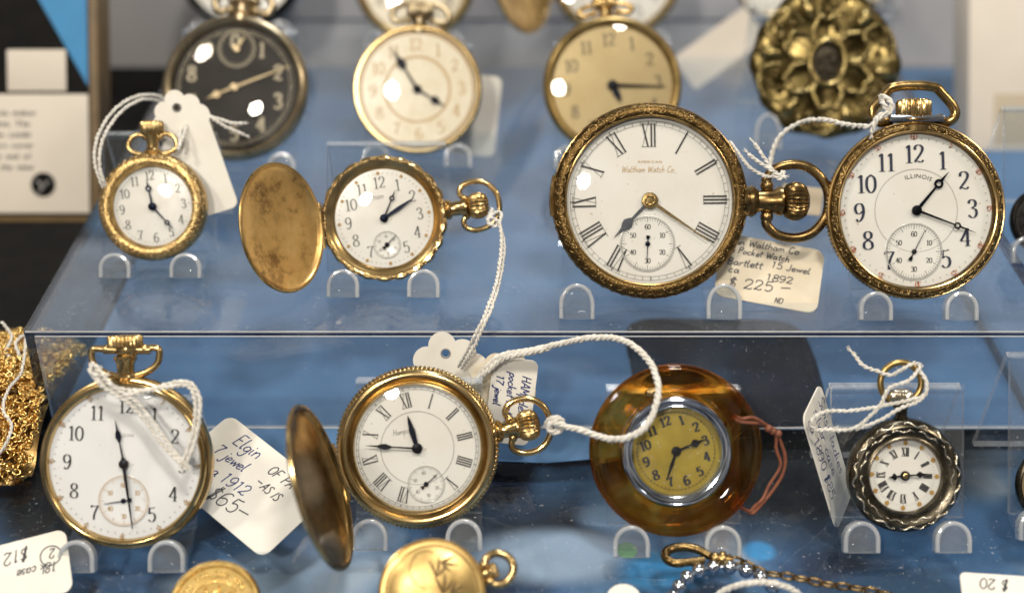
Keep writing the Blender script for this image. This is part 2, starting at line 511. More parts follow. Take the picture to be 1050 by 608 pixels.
k.l(k.ramp(sw, [(.34, (.66, .25, .02)), (.5, (.94, .48, .07)), (.66, (1.0, .70, .20))]), p.inputs['Base Color'])
k.l(k.rng(k.noise(400, 5), .01, .07), p.inputs['Roughness'])
tr = k.n('ShaderNodeBsdfTransparent'); k.l(k.ramp(sw, [(.34, (.76, .32, .04)), (.5, (.97, .55, .11)), (.66, (1.0, .77, .28))]), tr.inputs['Color'])
m1 = k.n('ShaderNodeMixShader', {0: .42}); k.l(p.outputs[0], m1.inputs[1]); k.l(tr.outputs[0], m1.inputs[2])
k.done(m1.outputs[0])
M = MAT

# ------------------------------------------------------------------ strokes: dial numerals and handwriting
DIG = {
 '0': ([[(.29, 1), (.1, .82), (.05, .5), (.1, .18), (.29, 0), (.48, .18), (.53, .5), (.48, .82), (.29, 1)]], .58),
 '1': ([[(.26, 1), (.26, .5), (.26, 0)], [(.10, .86), (.26, .99)], [(.08, .012), (.44, .012)]], .5),
 '2': ([[(.10, .74), (.09, .88), (.20, .99), (.36, .99), (.49, .86), (.48, .68), (.36, .46), (.18, .22), (.06, .05)], [(.06, .06), (.22, .09), (.40, .03), (.54, .14)]], .6),
 '3': ([[(.09, .80), (.14, .95), (.30, 1), (.45, .88), (.44, .66), (.24, .54)], [(.24, .54), (.46, .44), (.51, .22), (.42, .04), (.24, 0), (.07, .14)]], .58),
 '4': ([[(.38, 1), (.2, .6), (.02, .28)], [(.02, .28), (.58, .28)], [(.40, 1), (.40, .5), (.40, 0)], [(.26, .012), (.54, .012)]], .6),
 '5': ([[(.13, .96), (.3, .94), (.48, .99)], [(.13, .96), (.11, .52)], [(.11, .52), (.28, .62), (.46, .52), (.52, .3), (.44, .06), (.24, 0), (.07, .12)]], .58),
 '6': ([[(.48, .88), (.34, 1), (.15, .82), (.06, .45), (.12, .1), (.29, 0), (.47, .1), (.52, .3), (.44, .52), (.28, .56), (.1, .42)]], .58),
 '7': ([[(.07, .84), (.10, .97), (.3, .93), (.54, .98)], [(.54, .98), (.36, .62), (.26, .3), (.25, 0)]], .56),
 '8': ([[(.29, .54), (.12, .68), (.12, .9), (.29, 1), (.46, .9), (.46, .68), (.29, .54), (.08, .36), (.08, .1), (.29, 0), (.5, .1), (.5, .36), (.29, .54)]], .58),
}
DIG['9'] = ([[(.57 - x, 1 - y) for x, y in s_] for s_ in DIG['6'][0]], .58)
def stroke(mb, pts, thick, thin, z, fn, jit=0.0, m=7):
    pp = spline([(x, y, 0) for x, y in pts], m)
    pp = [(p.x, p.y) for p in pp]
    ws = []
    for i in range(len(pp)):
        a = pp[max(i - 1, 0)]; b = pp[min(i + 1, len(pp) - 1)]
        dx, dy = b[0] - a[0], b[1] - a[1]; l = math.hypot(dx, dy) or 1
        ws.append(thin + (thick - thin) * abs(dy / l) ** 1.4)
    mb.ribbon([fn(*p) for p in pp], ws, z)
def arabic(mb, txt, c, h, ang, thick, thin, z, wide=1.0):
    """digits centred on c, height h, turned by ang"""
    tot = sum(DIG[d][1] for d in txt) * h * wide
    ca, sa = math.cos(ang), math.sin(ang); x = -tot / 2
    for d in txt:
        for s_ in DIG[d][0]:
            def fn(px, py, x=x):
                a, b = x + px * h * wide, (py - .5) * h
                return (c[0] + a * ca - b * sa, c[1] + a * sa + b * ca)
            stroke(mb, s_, thick, thin, z, fn)
        x += DIG[d][1] * h * wide
ROM = ['XII', 'I', 'II', 'III', 'IIII', 'V', 'VI', 'VII', 'VIII', 'IX', 'X', 'XI']
def roman(mb, txt, c, h, ang, thick, thin, z, wide=1.0):
    W = {'I': .20, 'V': .52, 'X': .52}
    tot = sum(W[d] for d in txt) * h * wide
    ca, sa = math.cos(ang), math.sin(ang); x = -tot / 2
    def P(a, b): return (c[0] + a * ca - b * sa, c[1] + a * sa + b * ca)
    zz = z
    for d in txt:
        w = W[d] * h * wide; H = h / 2
        if d == 'I': mb.ribbon([P(x + w / 2, H), P(x + w / 2, -H)], thick, zz)
        elif d == 'V':
            mb.ribbon([P(x + w * .18, H), P(x + w * .5, -H)], thick, zz); mb.ribbon([P(x + w * .85, H), P(x + w * .52, -H)], thin, zz)
        else:
            mb.ribbon([P(x + w * .2, H), P(x + w * .8, -H)], thick, zz); mb.ribbon([P(x + w * .82, H), P(x + w * .18, -H)], thin, zz)
        x += w
    for yy in (h / 2, -h / 2):
        mb.ribbon([P(-tot / 2 + .02 * h, yy), P(tot / 2 - .02 * h, yy)], thin, zz + .0006)

HW = {
 'a': ([[(.40, .42), (.22, .50), (.06, .26), (.15, .03), (.34, .16), (.42, .46), (.40, .1), (.52, .04)]], .52),
 'b': ([[(.1, 1), (.07, .5), (.06, .05), (.25, 0), (.42, .22), (.3, .46), (.08, .3)]], .48),
 'c': ([[(.40, .42), (.22, .5), (.06, .25), (.18, .02), (.42, .1)]], .45),
 'd': ([[(.4, .4), (.2, .5), (.05, .2), (.2, 0), (.4, .2), (.46, 1)], [(.44, .7), (.42, .1), (.52, .02)]], .54),
 'e': ([[(.06, .22), (.28, .26), (.40, .38), (.26, .5), (.08, .34), (.1, .08), (.25, 0), (.46, .12)]], .46),
 'f': ([[(.38, .95), (.25, 1), (.17, .7), (.15, 0)], [(.02, .5), (.36, .52)]], .36),
 'g': ([[(.4, .42), (.2, .5), (.06, .25), (.2, .05), (.38, .2), (.41, .46), (.38, -.3), (.2, -.42), (.04, -.28)]], .48),
 'h': ([[(.1, 1), (.06, 0)], [(.07, .3), (.24, .5), (.37, .4), (.40, 0)]], .48),
 'i': ([[(.1, .5), (.09, .1), (.2, .02)], [(.12, .70), (.14, .78)]], .24),
 'j': ([[(.2, .5), (.18, -.2), (.05, -.4), (-.08, -.26)], [(.22, .70), (.24, .78)]], .3),
 'k': ([[(.1, 1), (.06, 0)], [(.38, .5), (.08, .22)], [(.14, .26), (.42, 0)]], .46),
 'l': ([[(.12, 1), (.08, .3), (.12, .02), (.24, .06)]], .26),
 'm': ([[(.05, .5), (.05, 0)], [(.05, .3), (.2, .5), (.29, .36), (.29, 0)], [(.29, .3), (.44, .5), (.53, .36), (.55, 0)]], .64),
 'n': ([[(.05, .5), (.05, 0)], [(.05, .28), (.22, .5), (.36, .38), (.38, 0)]], .46),
 'o': ([[(.24, .5), (.07, .3), (.15, .02), (.36, .1), (.4, .36), (.24, .5)]], .46),
 'p': ([[(.07, .5), (.04, -.4)], [(.06, .3), (.24, .5), (.4, .3), (.26, .03), (.06, .1)]], .46),
 'r': ([[(.06, .5), (.06, 0)], [(.06, .28), (.2, .48), (.34, .46)]], .36),
 's': ([[(.34, .44), (.18, .5), (.1, .36), (.3, .2), (.26, .02), (.04, .06)]], .38),
 't': ([[(.17, .9), (.13, .15), (.28, .02)], [(.0, .56), (.34, .6)]], .34),
 'u': ([[(.06, .5), (.07, .1), (.24, .02), (.38, .2), (.39, .5)], [(.39, .5), (.4, .1), (.5, .02)]], .52),
 'v': ([[(.04, .5), (.18, 0)], [(.18, 0), (.36, .52)]], .4),
 'w': ([[(.04, .5), (.15, 0)], [(.15, 0), (.3, .44)], [(.3, .44), (.42, 0)], [(.42, 0), (.58, .52)]], .62),
 'y': ([[(.05, .5), (.1, .15), (.28, .12), (.38, .48)], [(.4, .5), (.34, -.2), (.16, -.4), (.02, -.3)]], .46),
 'z': ([[(.06, .48), (.36, .5)], [(.36, .5), (.05, .02)], [(.05, .02), (.4, .04)]], .44),
 'A': ([[(.02, 0), (.3, 1)], [(.3, 1), (.52, 0)], [(.12, .36), (.46, .38)]], .58),
 'B': ([[(.08, 1), (.07, 0)], [(.06, .98), (.38, .9), (.36, .6), (.1, .52)], [(.1, .52), (.46, .4), (.4, .06), (.06, 0)]], .54),
 'C': ([[(.5, .8), (.34, .98), (.1, .7), (.08, .25), (.28, 0), (.54, .15)]], .58),
 'D': ([[(.08, 1), (.07, 0)], [(.04, .98), (.44, .85), (.5, .35), (.34, .04), (.05, 0)]], .58),
 'E': ([[(.48, .98), (.1, 1)], [(.1, 1), (.06, 0)], [(.06, .52), (.4, .54)], [(.06, 0), (.5, .02)]], .54),
 'F': ([[(.48, .98), (.1, 1)], [(.1, 1), (.06, 0)], [(.06, .5), (.4, .52)]], .5),
 'H': ([[(.08, 1), (.06, 0)], [(.48, 1), (.46, 0)], [(.06, .5), (.48, .52)]], .58),
 'I': ([[(.12, 1), (.1, 0)]], .22),
 'J': ([[(.38, 1), (.36, .15), (.2, -.04), (.04, .15)]], .46),
 'K': ([[(.08, 1), (.06, 0)], [(.48, 1), (.08, .45)], [(.16, .52), (.52, 0)]], .56),
 'M': ([[(.04, 0), (.1, 1)], [(.1, 1), (.32, .3)], [(.32, .3), (.56, 1)], [(.56, 1), (.6, 0)]], .68),
 'N': ([[(.06, 0), (.08, 1)], [(.08, 1), (.44, 0)], [(.44, 0), (.48, 1)]], .58),
 'O': ([[(.3, 1), (.08, .7), (.1, .2), (.3, 0), (.5, .25), (.5, .75), (.3, 1)]], .6),
 'P': ([[(.1, 1), (.06, 0)], [(.06, .96), (.4, .95), (.44, .6), (.1, .48)]], .5),
 'S': ([[(.44, .86), (.26, 1), (.08, .8), (.4, .4), (.36, .06), (.05, .08)]], .5),
 'W': ([[(.04, 1), (.18, 0)], [(.18, 0), (.36, .8)], [(.36, .8), (.52, 0)], [(.52, 0), (.72, 1)]], .76),
 '$': ([[(.46, .78), (.26, .9), (.1, .72), (.42, .36), (.36, .1), (.06, .16)], [(.34, 1.1), (.2, -.1)], [(.24, 1.1), (.12, -.1)]], .54),
 '-': ([[(.05, .42), (.6, .46)]], .66), '.': ([[(.08, 0), (.1, .05)]], .18), '#': ([[(.1, .3), (.4, .3)], [(.1, .6), (.4, .6)], [(.15, .1), (.2, .8)]], .5),
}
for d_, (ss_, w_) in DIG.items():
    HW[d_] = ([s_ for j_, s_ in enumerate(ss_) if not (d_ in '14' and j_ == len(ss_) - 1)], w_)
def script(mb, txt, x, y, h, w, z, slant=.22, jit=.03, ang=0.0, rnd=None, wide=1.0):
    """one line of handwriting from (x, y) on; returns the end x"""
    rnd = rnd or random.Random(len(txt) * 7 + 3)
    ca, sa = math.cos(ang), math.sin(ang); cx = 0
    for ch in txt:
        if ch == ' ': cx += h * .36 * wide; continue
        ss, adv = HW[ch]
        jx, jy = rnd.uniform(-jit, jit) * h, rnd.uniform(-jit, jit) * h
        for s_ in ss:
            pp = spline([(px + rnd.uniform(-jit, jit) * .5, py + rnd.uniform(-jit, jit) * .5, 0) for px, py in s_], 6)
            out = []
            for p in pp:
                a = cx + jx + (p.x * wide + p.y * slant) * h; b = jy + p.y * h
                out.append((x + a * ca - b * sa, y + a * sa + b * ca))
            mb.ribbon(out, w, z)
        cx += adv * h * wide * 1.04
    return x + cx
_GL = {}
def glyph(ch):
    if ch not in _GL:
        cu = bpy.data.curves.new("glyph", 'FONT'); cu.body = ch; cu.size = 1.0; cu.resolution_u = 3
        ob = bpy.data.objects.new("glyph", cu); COL.objects.link(ob)
        dg = bpy.context.evaluated_depsgraph_get()
        ev = ob.evaluated_get(dg); me = ev.to_mesh()
        vs = [tuple(q.co) for q in me.vertices]; fs = [tuple(f.vertices) for f in me.polygons]
        ev.to_mesh_clear(); bpy.data.objects.remove(ob); bpy.data.curves.remove(cu)
        x0 = min(q[0] for q in vs); x1 = max(q[0] for q in vs)
        _GL[ch] = ([(a - x0, b) for a, b, _ in vs], fs, x1 - x0)
    return _GL[ch]
def caps(mb, txt, c, h, z, gap=.18, arc=None, wide=1.0, ang=0.0):
    """printed capitals centred on c; arc: radius of the circle round the dial centre they follow"""
    W = [(.35 if ch == ' ' else glyph(ch)[2]) * wide for ch in txt]
    tot = (sum(W) + gap * (len(txt) - 1)) * h; x = -tot / 2
    for ch, w in zip(txt, W):
        if ch != ' ':
            vs, fs, _ = glyph(ch)
            if arc:
                t = PI / 2 + ang - (x + w * h / 2) / arc
                ux, uy = math.sin(t), -math.cos(t)
                bx, by = arc * math.cos(t), arc * math.sin(t)
                out = [(bx + (a * wide * h - w * h / 2) * ux + b * h * math.cos(t), by + (a * wide * h - w * h / 2) * uy + b * h * math.sin(t), z) for a, b in vs]
            else:
                ca, sa = math.cos(ang), math.sin(ang)
                out = [(c[0] + (x + a * wide * h) * ca - b * h * sa, c[1] + (x + a * wide * h) * sa + b * h * ca, z) for a, b in vs]
            mb.add(out, fs)
        x += (w + gap) * h

# ------------------------------------------------------------------ the setting
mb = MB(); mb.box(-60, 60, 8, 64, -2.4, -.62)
tag(mb.build('display_base', M['base_mottled']), 'blue cloth with shadows and reflections painted in, beneath the glass shelf', None, None, 'structure')
mb = MB(); mb.box(-40, 40, 12, 63, Z_LOW - .5, Z_LOW, .04)
tag(mb.build('glass_shelf', M['glass_shelf']), 'clear glass shelf the lower row of watches stands on', None, None, 'structure')
mb = MB(); mb.box(X_L + .20, 30, Y_FRONT - .02, 60.4, Z_LOW + .004, Z_LOW + .03)
mb.M = Matrix.Identity(4); mb.extrude([(-12.4, Y_FRONT - .021), (-12.2, 30.9), (-8, 30.6), (-4, 30.75), (1.0, 30.5), (3.2, 30.8), (3.5, Y_FRONT - .021)], Z_LOW + .006, Z_LOW + .03)
tag(mb.build('blue_cloth', M['cloth_blue']), 'plain blue cloth spread beneath the clear riser', None, None, 'structure')
mb = MB(); mb.box(-60, X_L + .34, Y_FRONT + 5.0, 60.4, Z_LOW + .004, Z_LOW + .03)
tag(mb.build('black_cloth', M['box_black']), 'black cloth beside the clear riser under the boxed card', None, None, 'structure')
mb = MB(); mb.box(-60, 60, 60.6, 61.2, -2.5, 14, .05)
tag(mb.build('back_wall', M['wall_grey']), 'grey back panel of the display case', None, None, 'structure')

def sheet(mb, x0, x1, y0, y1, z0, z1):
    """a clear panel: broad faces slot 0, narrow faces slot 1"""
    dims = (x1 - x0, y1 - y0, z1 - z0); thin = dims.index(min(dims))
    v = [(x, y, z) for z in (z0, z1) for y in (y0, y1) for x in (x0, x1)]
    faces = {2: [(0, 2, 3, 1), (4, 5, 7, 6)], 1: [(0, 1, 5, 4), (2, 6, 7, 3)], 0: [(0, 4, 6, 2), (1, 3, 7, 5)]}
    for ax, fs in faces.items():
        mb.mat = 0 if ax == thin else 1
        mb.add(v, fs)
    mb.mat = 0
rs = root('display_riser', Matrix.Translation((0, Y_FRONT, Z_LOW)), 'clear acrylic riser box with watches standing in rows on top', 'display riser')
def rel(mb): mb.M = Matrix.Translation((0, -Y_FRONT, -Z_LOW)); return mb
T = .16
mb = rel(MB()); sheet(mb, X_L, X_R, Y_FRONT, Y_BACK, Z_TOP - T, Z_TOP); mb.build('top_panel', [M['acrylic'], M['acrylic_edge_dark']], rs)
mb = rel(MB()); sheet(mb, X_L + .275, X_R - .275, Y_FRONT + .02, Y_FRONT + T, Z_LOW + .034, Z_TOP - T - .004); mb.build('front_panel', [M['acrylic'], M['acrylic_edge']], rs)
for x0 in (X_L + .01, X_R - .27):
    mb = rel(MB()); sheet(mb, x0, x0 + .26, Y_FRONT - .005, Y_BACK, Z_LOW + .035, Z_TOP - T - .004); mb.build('side_panel', [M['acrylic'], M['acrylic_edge_dark']], rs)
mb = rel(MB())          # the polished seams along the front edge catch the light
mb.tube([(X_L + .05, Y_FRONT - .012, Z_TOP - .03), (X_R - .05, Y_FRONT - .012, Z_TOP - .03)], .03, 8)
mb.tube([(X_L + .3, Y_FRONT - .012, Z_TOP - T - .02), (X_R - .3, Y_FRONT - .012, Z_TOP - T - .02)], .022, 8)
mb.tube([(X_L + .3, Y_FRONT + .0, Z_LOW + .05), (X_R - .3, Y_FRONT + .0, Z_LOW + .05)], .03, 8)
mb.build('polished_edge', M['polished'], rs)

for (x0, x1, y0, y1, h_, lb) in ((3.7, 9.4, 32.12, 38.0, .12, 'added dark navy pad standing in for shade under the riser behind the amber-ringed watch'),):  # dark pad added for the shade and dark reflection behind the amber ring
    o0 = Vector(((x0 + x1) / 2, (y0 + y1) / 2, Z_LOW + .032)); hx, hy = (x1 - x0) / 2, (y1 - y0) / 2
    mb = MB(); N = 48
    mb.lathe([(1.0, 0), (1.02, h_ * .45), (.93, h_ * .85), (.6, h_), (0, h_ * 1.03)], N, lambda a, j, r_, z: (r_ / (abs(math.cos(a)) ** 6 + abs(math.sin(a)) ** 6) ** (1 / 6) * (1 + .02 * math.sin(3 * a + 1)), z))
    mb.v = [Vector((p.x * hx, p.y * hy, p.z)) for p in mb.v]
    o = mb.build('shade_pad', M['shade_navy']); o.location = o0 * S
    tag(o, lb, 'velvet pad')  # not velvet: added pad standing in for shade and dark reflection

# ------------------------------------------------------------------ easel stands
STAND_GROUP = 'clear acrylic easel stands holding the watches'
def stand(pos, lean, reach, half, label, H=4.2, W=None, lip_h=.80, lip_w=.92, dx=0.0):
    """pos: where the panel plane meets the shelf; reach: how far forward the lips stand"""
    a = rad(lean); tl = .24
    W = W or (half * 2 + lip_w)
    r = root('easel_stand', Matrix.Translation(pos + Vector((dx, 0, 0))), label, 'watch stand', STAND_GROUP)
    def slab(x0, x1, p, d, L, thick, name, mats):
        """slab from p (y, z) along d (y, z) for L, thickness towards the back normal"""
        n = (d[1], -d[0])
        mb = MB()
        v = []
        for (s_, t_) in ((0, 0), (L, 0), (L, thick), (0, thick)):
            v += [(x0, p[0] + d[0] * s_ + n[0] * t_, p[1] + d[1] * s_ + n[1] * t_), (x1, p[0] + d[0] * s_ + n[0] * t_, p[1] + d[1] * s_ + n[1] * t_)]
        mb.add(v, [(0, 1, 3, 2), (4, 5, 7, 6)])
        mb.mat = 1
        mb.add(v, [(0, 2, 4, 6), (1, 7, 5, 3), (2, 3, 5, 4), (0, 6, 7, 1)])
        return mb.build(name, mats, r)
    d = (math.sin(a), math.cos(a))
    mats = [M['acrylic_stand'], M['acrylic_edge']]
    slab(-W / 2, W / 2, (d[0] * .26, d[1] * .26), d, H - .26, .2, 'back_panel', mats)
    top = (d[0] * H, d[1] * H)
    back = (top[0] + .95, .02); bl = math.hypot(back[0] - top[0], back[1] - top[1])
    slab(-W / 2, W / 2, (top[0] + .22, top[1] - .12), ((back[0] - top[0]) / bl, (back[1] - top[1]) / bl), bl - .14, -.2, 'rear_leg', mats)
    mb = MB(); mb.tube([(-W / 2, top[0] + .08, top[1] - .02), (W / 2, top[0] + .08, top[1] - .02)], .13, 10); mb.build('top_fold', M['acrylic_stand'], r)
    fy = -reach / math.cos(a)
    for sx in (-1, 1):
        x = sx * half
        mb = MB(); mb.mat = 2; mb.box(x - lip_w / 2, x + lip_w / 2, fy + .05, d[0] * .26 + .1, .01, .01 + tl, .05)
        mb.mat = 0; mb.M = Matrix(((1, 0, 0, x), (0, d[0], -d[1], fy), (0, d[1], d[0], .01), (0, 0, 0, 1)))
        w = lip_w / 2
        arch = [(-w, 0)] + [(w, 0), (w, lip_h * .42)]
        arch += [(w * math.cos(t), lip_h * .42 + lip_h * .58 * math.sin(t)) for t in [PI * i / 14 for i in range(1, 14)]] + [(-w, lip_h * .42)]
        bm = MB(); bm.extrude(arch, -.20, .12, edge_mat=1)
        b0 = len(mb.v); mb.add(bm.v, bm.f); mb.mi[-len(bm.f):] = bm.mi
        mb.mat = 1; rim = [(q_[0] * .90, q_[1] * .94 + .015, .10) for q_ in arch[1:]] + [(-w * .90, .03, .10)]
        mb.tube(rim, .065, 8); mb.mat = 0
        lo = mb.build('lip', [M['lip_clear'], M['lip_edge'], M['acrylic_stand']], r, 30)
        bv = lo.modifiers.new('bevel', 'BEVEL'); bv.width = .07 * S; bv.segments = 2; bv.limit_method = 'ANGLE'
    return r

def on_plane(w, u, v, zl):
    """where the sight line through a photo point meets the plane zl out from the watch's dial"""
    n = Vector((0, -math.cos(rad(w.lean)), math.sin(rad(w.lean)))); d = ray(u, v)
    return CAM + d * ((w.p + n * zl - CAM).dot(n) / d.dot(n))
# ------------------------------------------------------------------ watches
WATCH_GROUP = 'pocket watches on display'
def interp(prof, r):
    for (r0, z0), (r1, z1) in zip(prof, prof[1:]):
        if min(r0, r1) <= r <= max(r0, r1) and abs(r1 - r0) > 1e-9 and z0 + z1 > -.1:
            return z0 + (z1 - z0) * (r - r0) / (r1 - r0)
    return prof[0][1]
class Watch:
    def __init__(s, name, label, u, v, Rpx, zs, th, lean=30, lift=.02, cat='pocket watch', yaw=0):
        th *= .74; t = 38.0
        for _ in range(6):
            R = Rpx * t / FOC
            z = zs + lift + R * math.cos(rad(lean)) + th * R * math.sin(rad(lean))
            p = at_z(u, v, z); t = depth(p)
        s.R = R; s.k = R / Rpx; s.th = th * R; s.lean = lean; s.zs = zs; s.p = p; s.t = t
        s.root = root(name, frame(p, lean, 0, yaw), label, cat, WATCH_GROUP)
    def px(s, du, dv): return (du * s.k, -dv * s.k)
    def stand(s, half_px, label, **kw):
        n = Vector((0, -math.cos(rad(s.lean)), math.sin(rad(s.lean)))); y = Vector((0, math.sin(rad(s.lean)), math.cos(rad(s.lean))))
        pb = s.p - n * (s.th + .02)
        pos = pb + y * ((s.zs + .002 - pb.z) / y.z)
        return stand(pos, s.lean, s.th + .28 if 'reach' not in kw else kw.pop('reach'), half_px * s.k, label, **kw)
    def case(s, mats, prof=None, mod=None, n=128, name='case'):
        th = s.th / s.R
        prof = prof or [(0, -th), (.5, -th * .99), (.74, -th * .93), (.88, -th * .80), (.96, -th * .62), (.995, -th * .42), (1.0, -th * .25), (.99, -.05), (.90, -.05), (.5, -.06), (0, -.06)]
        mb = MB(); mb.lathe([(r * s.R, z * s.R) for r, z in prof], n, mod); return mb.build(name, mats, s.root)
    def bezel(s, mats, prof, mod=None, n=160, name='bezel'):
        s.bprof = prof
        mb = MB(); mb.lathe([(r * s.R, z * s.R) for r, z in prof], n, mod); return mb.build(name, mats, s.root)
    def dial(s, mat, r, dome=.012):
        s.dr = r * s.R
        mb = MB(); mb.lathe([(0, dome * s.R), (.5 * s.dr, dome * s.R * .75), (s.dr, 0), (s.dr, -.04 * s.R), (0, -.045 * s.R)], 96)
        s.d = mb.build('dial', mat, s.root); s.dome = dome * s.R; return s.d
    def z_at(s, x, y): return s.dome + .006
    def printing(s, mb, mat, name): return mb.build(name, mat, s.d, 180, False)
    def track(s, r0, r1, mat, rot=0, n=60, w=.012, wide5=.02, rings=(), ring_w=.012, c=(0, 0), name='minute_track', dots=None, r5=None):
        mb = MB(); z = s.z_at(0, 0)
        for i in range(n):
            a = PI / 2 + rad(rot) - 2 * PI * i / n
            b = r0 - (r5 or 0) if i % 5 == 0 else r0
            mb.ribbon([(c[0] + b * math.cos(a), c[1] + b * math.sin(a)), (c[0] + r1 * math.cos(a), c[1] + r1 * math.sin(a))], wide5 if i % 5 == 0 else w, z)
        for r in rings: mb.annulus(c, r - ring_w / 2, r + ring_w / 2, z + .0008)
        if dots:
            for i in range(12):
                a = PI / 2 + rad(rot) - PI * i / 6
                mb.disc((c[0] + dots[0] * math.cos(a), c[1] + dots[0] * math.sin(a)), dots[1], z + .001, 12)
        return s.printing(mb, mat, name)
    def numerals(s, kind, r, h, mat, rot=0, thick=.07, thin=.015, skip=(), radial=None, wide=1.0, only=None, name='numerals', labels=None):
        mb = MB(); z = s.z_at(0, 0)
        for i in range(12):
            if i in skip or (only and i not in only): continue
            a = PI / 2 + rad(rot) - PI * i / 6
            c = (r * math.cos(a), r * math.sin(a))
            if kind == 'roman': roman(mb, ROM[i], c, h, a - PI / 2, thick, thin, z, wide)
            else:
                t = (labels[i] if labels else str(i or 12))
                arabic(mb, t, c, h, (a - PI / 2) if radial else rad(rot), thick, thin, z, wide)
        return s.printing(mb, mat, name)
    def subdial(s, du, dv, rpx, matd, mati, rot=0, nums=True, hand=None, hmat=None, sunk=True):
        c = s.px(du, dv); r = rpx * s.k; z = s.z_at(0, 0)
        mb = MB(); mb.M = Matrix.Translation((c[0], c[1], 0)); mb.lathe([(0, z - .002), (r * .96, z - .002), (r, z + .004), (r * 1.02, z - .002)], 64)
        mb.build('sub_dial', matd, s.d)
        mb = MB(); z2 = z + .004
        for i in range(60):
            a = PI / 2 + rad(rot) - 2 * PI * i / 60
            b = .84 if i % 5 else .78
            mb.ribbon([(c[0] + b * r * math.cos(a), c[1] + b * r * math.sin(a)), (c[0] + .94 * r * math.cos(a), c[1] + .94 * r * math.sin(a))], .008 if i % 5 else .014, z2)
        mb.annulus(c, r * .945, r * .96, z2 + .0008); mb.annulus(c, r * .985, r * 1.0, z2 + .0008)
        if nums:
            for i in range(6):
                a = PI / 2 + rad(rot) - PI * i / 3
                arabic(mb, ('60', '10', '20', '30', '40', '50')[i], (c[0] + .62 * r * math.cos(a), c[1] + .62 * r * math.sin(a)), r * .18, rad(rot), r * .032, r * .014, z2)
        s.printing(mb, mati, 'seconds_track')
        if hand:
            s.hand('second_hand', hand[0], hand[1], hmat, 'second', 2.2, c, z + .03, hub=2.6)
    def hand(s, name, du, dv, mat, kind, wpx, c=(0, 0), z=None, hub=5.0):
        z = z if z is not None else s.z_at(0, 0) + .05
        x, y = s.px(du, dv); L = math.hypot(x, y); a = math.atan2(y, x); w = wpx * s.k
        mb = MB(); mb.M = Matrix.Translation((c[0], c[1], 0)) @ Matrix.Rotation(a, 4, 'Z')
        holes = []
        if kind == 'taper': o = [(-.1 * L, -w * .5), (0, -w * .5), (L, -w * .12), (L, w * .12), (0, w * .5), (-.1 * L, w * .5)]
        elif kind == 'second': o = [(-.42 * L, -w * .9), (-.3 * L, -w * .8), (-.2 * L, -w * .25), (L, -w * .1), (L, w * .1), (-.2 * L, w * .25), (-.3 * L, w * .8), (-.42 * L, w * .9)]
        elif kind == 'spade':
            o = [(-.02 * L, -w * .3), (.48 * L, -w * .2), (.52 * L, -w * .5), (.60 * L, -w * .95), (.68 * L, -w * .8), (.76 * L, -w * .3), (L, 0)]
            o += [(p, -q_) for p, q_ in o[:-1][::-1]]
        elif kind == 'ring':       # a slim hand with an open ring two thirds out
            rr = w * 1.05; cx = .68 * L
            o = [(-.04 * L, -w * .4), (cx - rr * .9, -w * .22)]
            o += [(cx + rr * math.cos(t), rr * math.sin(t)) for t in [PI + .45 + (PI - .9) * i / 8 for i in range(9)]]
            o += [(cx + rr * 1.1, -w * .3), (L, 0)]
            o += [(p, -q_) for p, q_ in o[:-1][::-1]]
            holes = [[(cx + rr * .5 * math.cos(2 * PI * i / 12), rr * .5 * math.sin(2 * PI * i / 12)) for i in range(12)]]
        elif kind == 'leaf':
            o = [(-.1 * L, -w * .2), (0, -w * .3), (.45 * L, -w * .55), (.8 * L, -w * .3), (L, 0)]
            o += [(p, -q_) for p, q_ in o[:-1][::-1]]
        else: o = [(0, -w * .5), (L, -w * .5), (L, w * .5), (0, w * .5)]
        mb.extrude(o, z, z + .018, holes)
        if hub:
            mb.M = Matrix.Translation((c[0], c[1], 0)); h = hub * s.k
            mb.lathe([(0, z + .045), (h * .4, z + .042), (h * .9, z + .028), (h, z + .01), (h, z - .02), (0, z - .02)], 24)
        return mb.build(name, mat, s.root, 25)
    def crystal(s, r, z0, h, mat='crystal'):
        R = s.R; n = 12
        prof = [(r * R * math.sin(PI / 2 * i / n) if i < n else r * R, (z0 + h * (1 - (i / n) ** 2.2)) * R) for i in range(n + 1)]
        prof = [(r * R * i / n, (z0 + h * (1 - (i / n) ** 2.4)) * R) for i in range(n + 1)]
        mb = MB(); mb.lathe(prof, 96); o = mb.build('crystal', M[mat], s.root, 180)
        return o
    def pendant(s, ang, neck, crown, mats, crown_mat=None, ridges=22, z=None, bow=None, bow_mat=None, crown_shape='onion'):
        """ang: 0 right, 90 up. neck/crown: (start, length, radius) in px; bow: list of (along, across, lift) px points + tube px"""
        z = -.35 * s.th if z is None else z; k = s.k
        base = Matrix.Translation((0, 0, z)) @ Matrix.Rotation(rad(ang - 90), 4, 'Z')
        a0, L, r = [q * k for q in neck]
        mb = MB(); mb.M = base
        mb.lathe([(0, a0 - .15), (r * 1.25, a0 - .15), (r * 1.3, a0 + .02), (r * 1.15, a0 + L * .10), (r * 1.28, a0 + L * .18), (r * 1.15, a0 + L * .26), (r * .86, a0 + L * .34), (r * .92, a0 + L * .72), (r * 1.18, a0 + L * .86), (r * 1.18, a0 + L * .96), (r * .9, a0 + L), (0, a0 + L)], 40, axis='y')
        mb.build('pendant', mats, s.root)
        a0, L, r = [q * k for q in crown]
        mb = MB(); mb.M = base
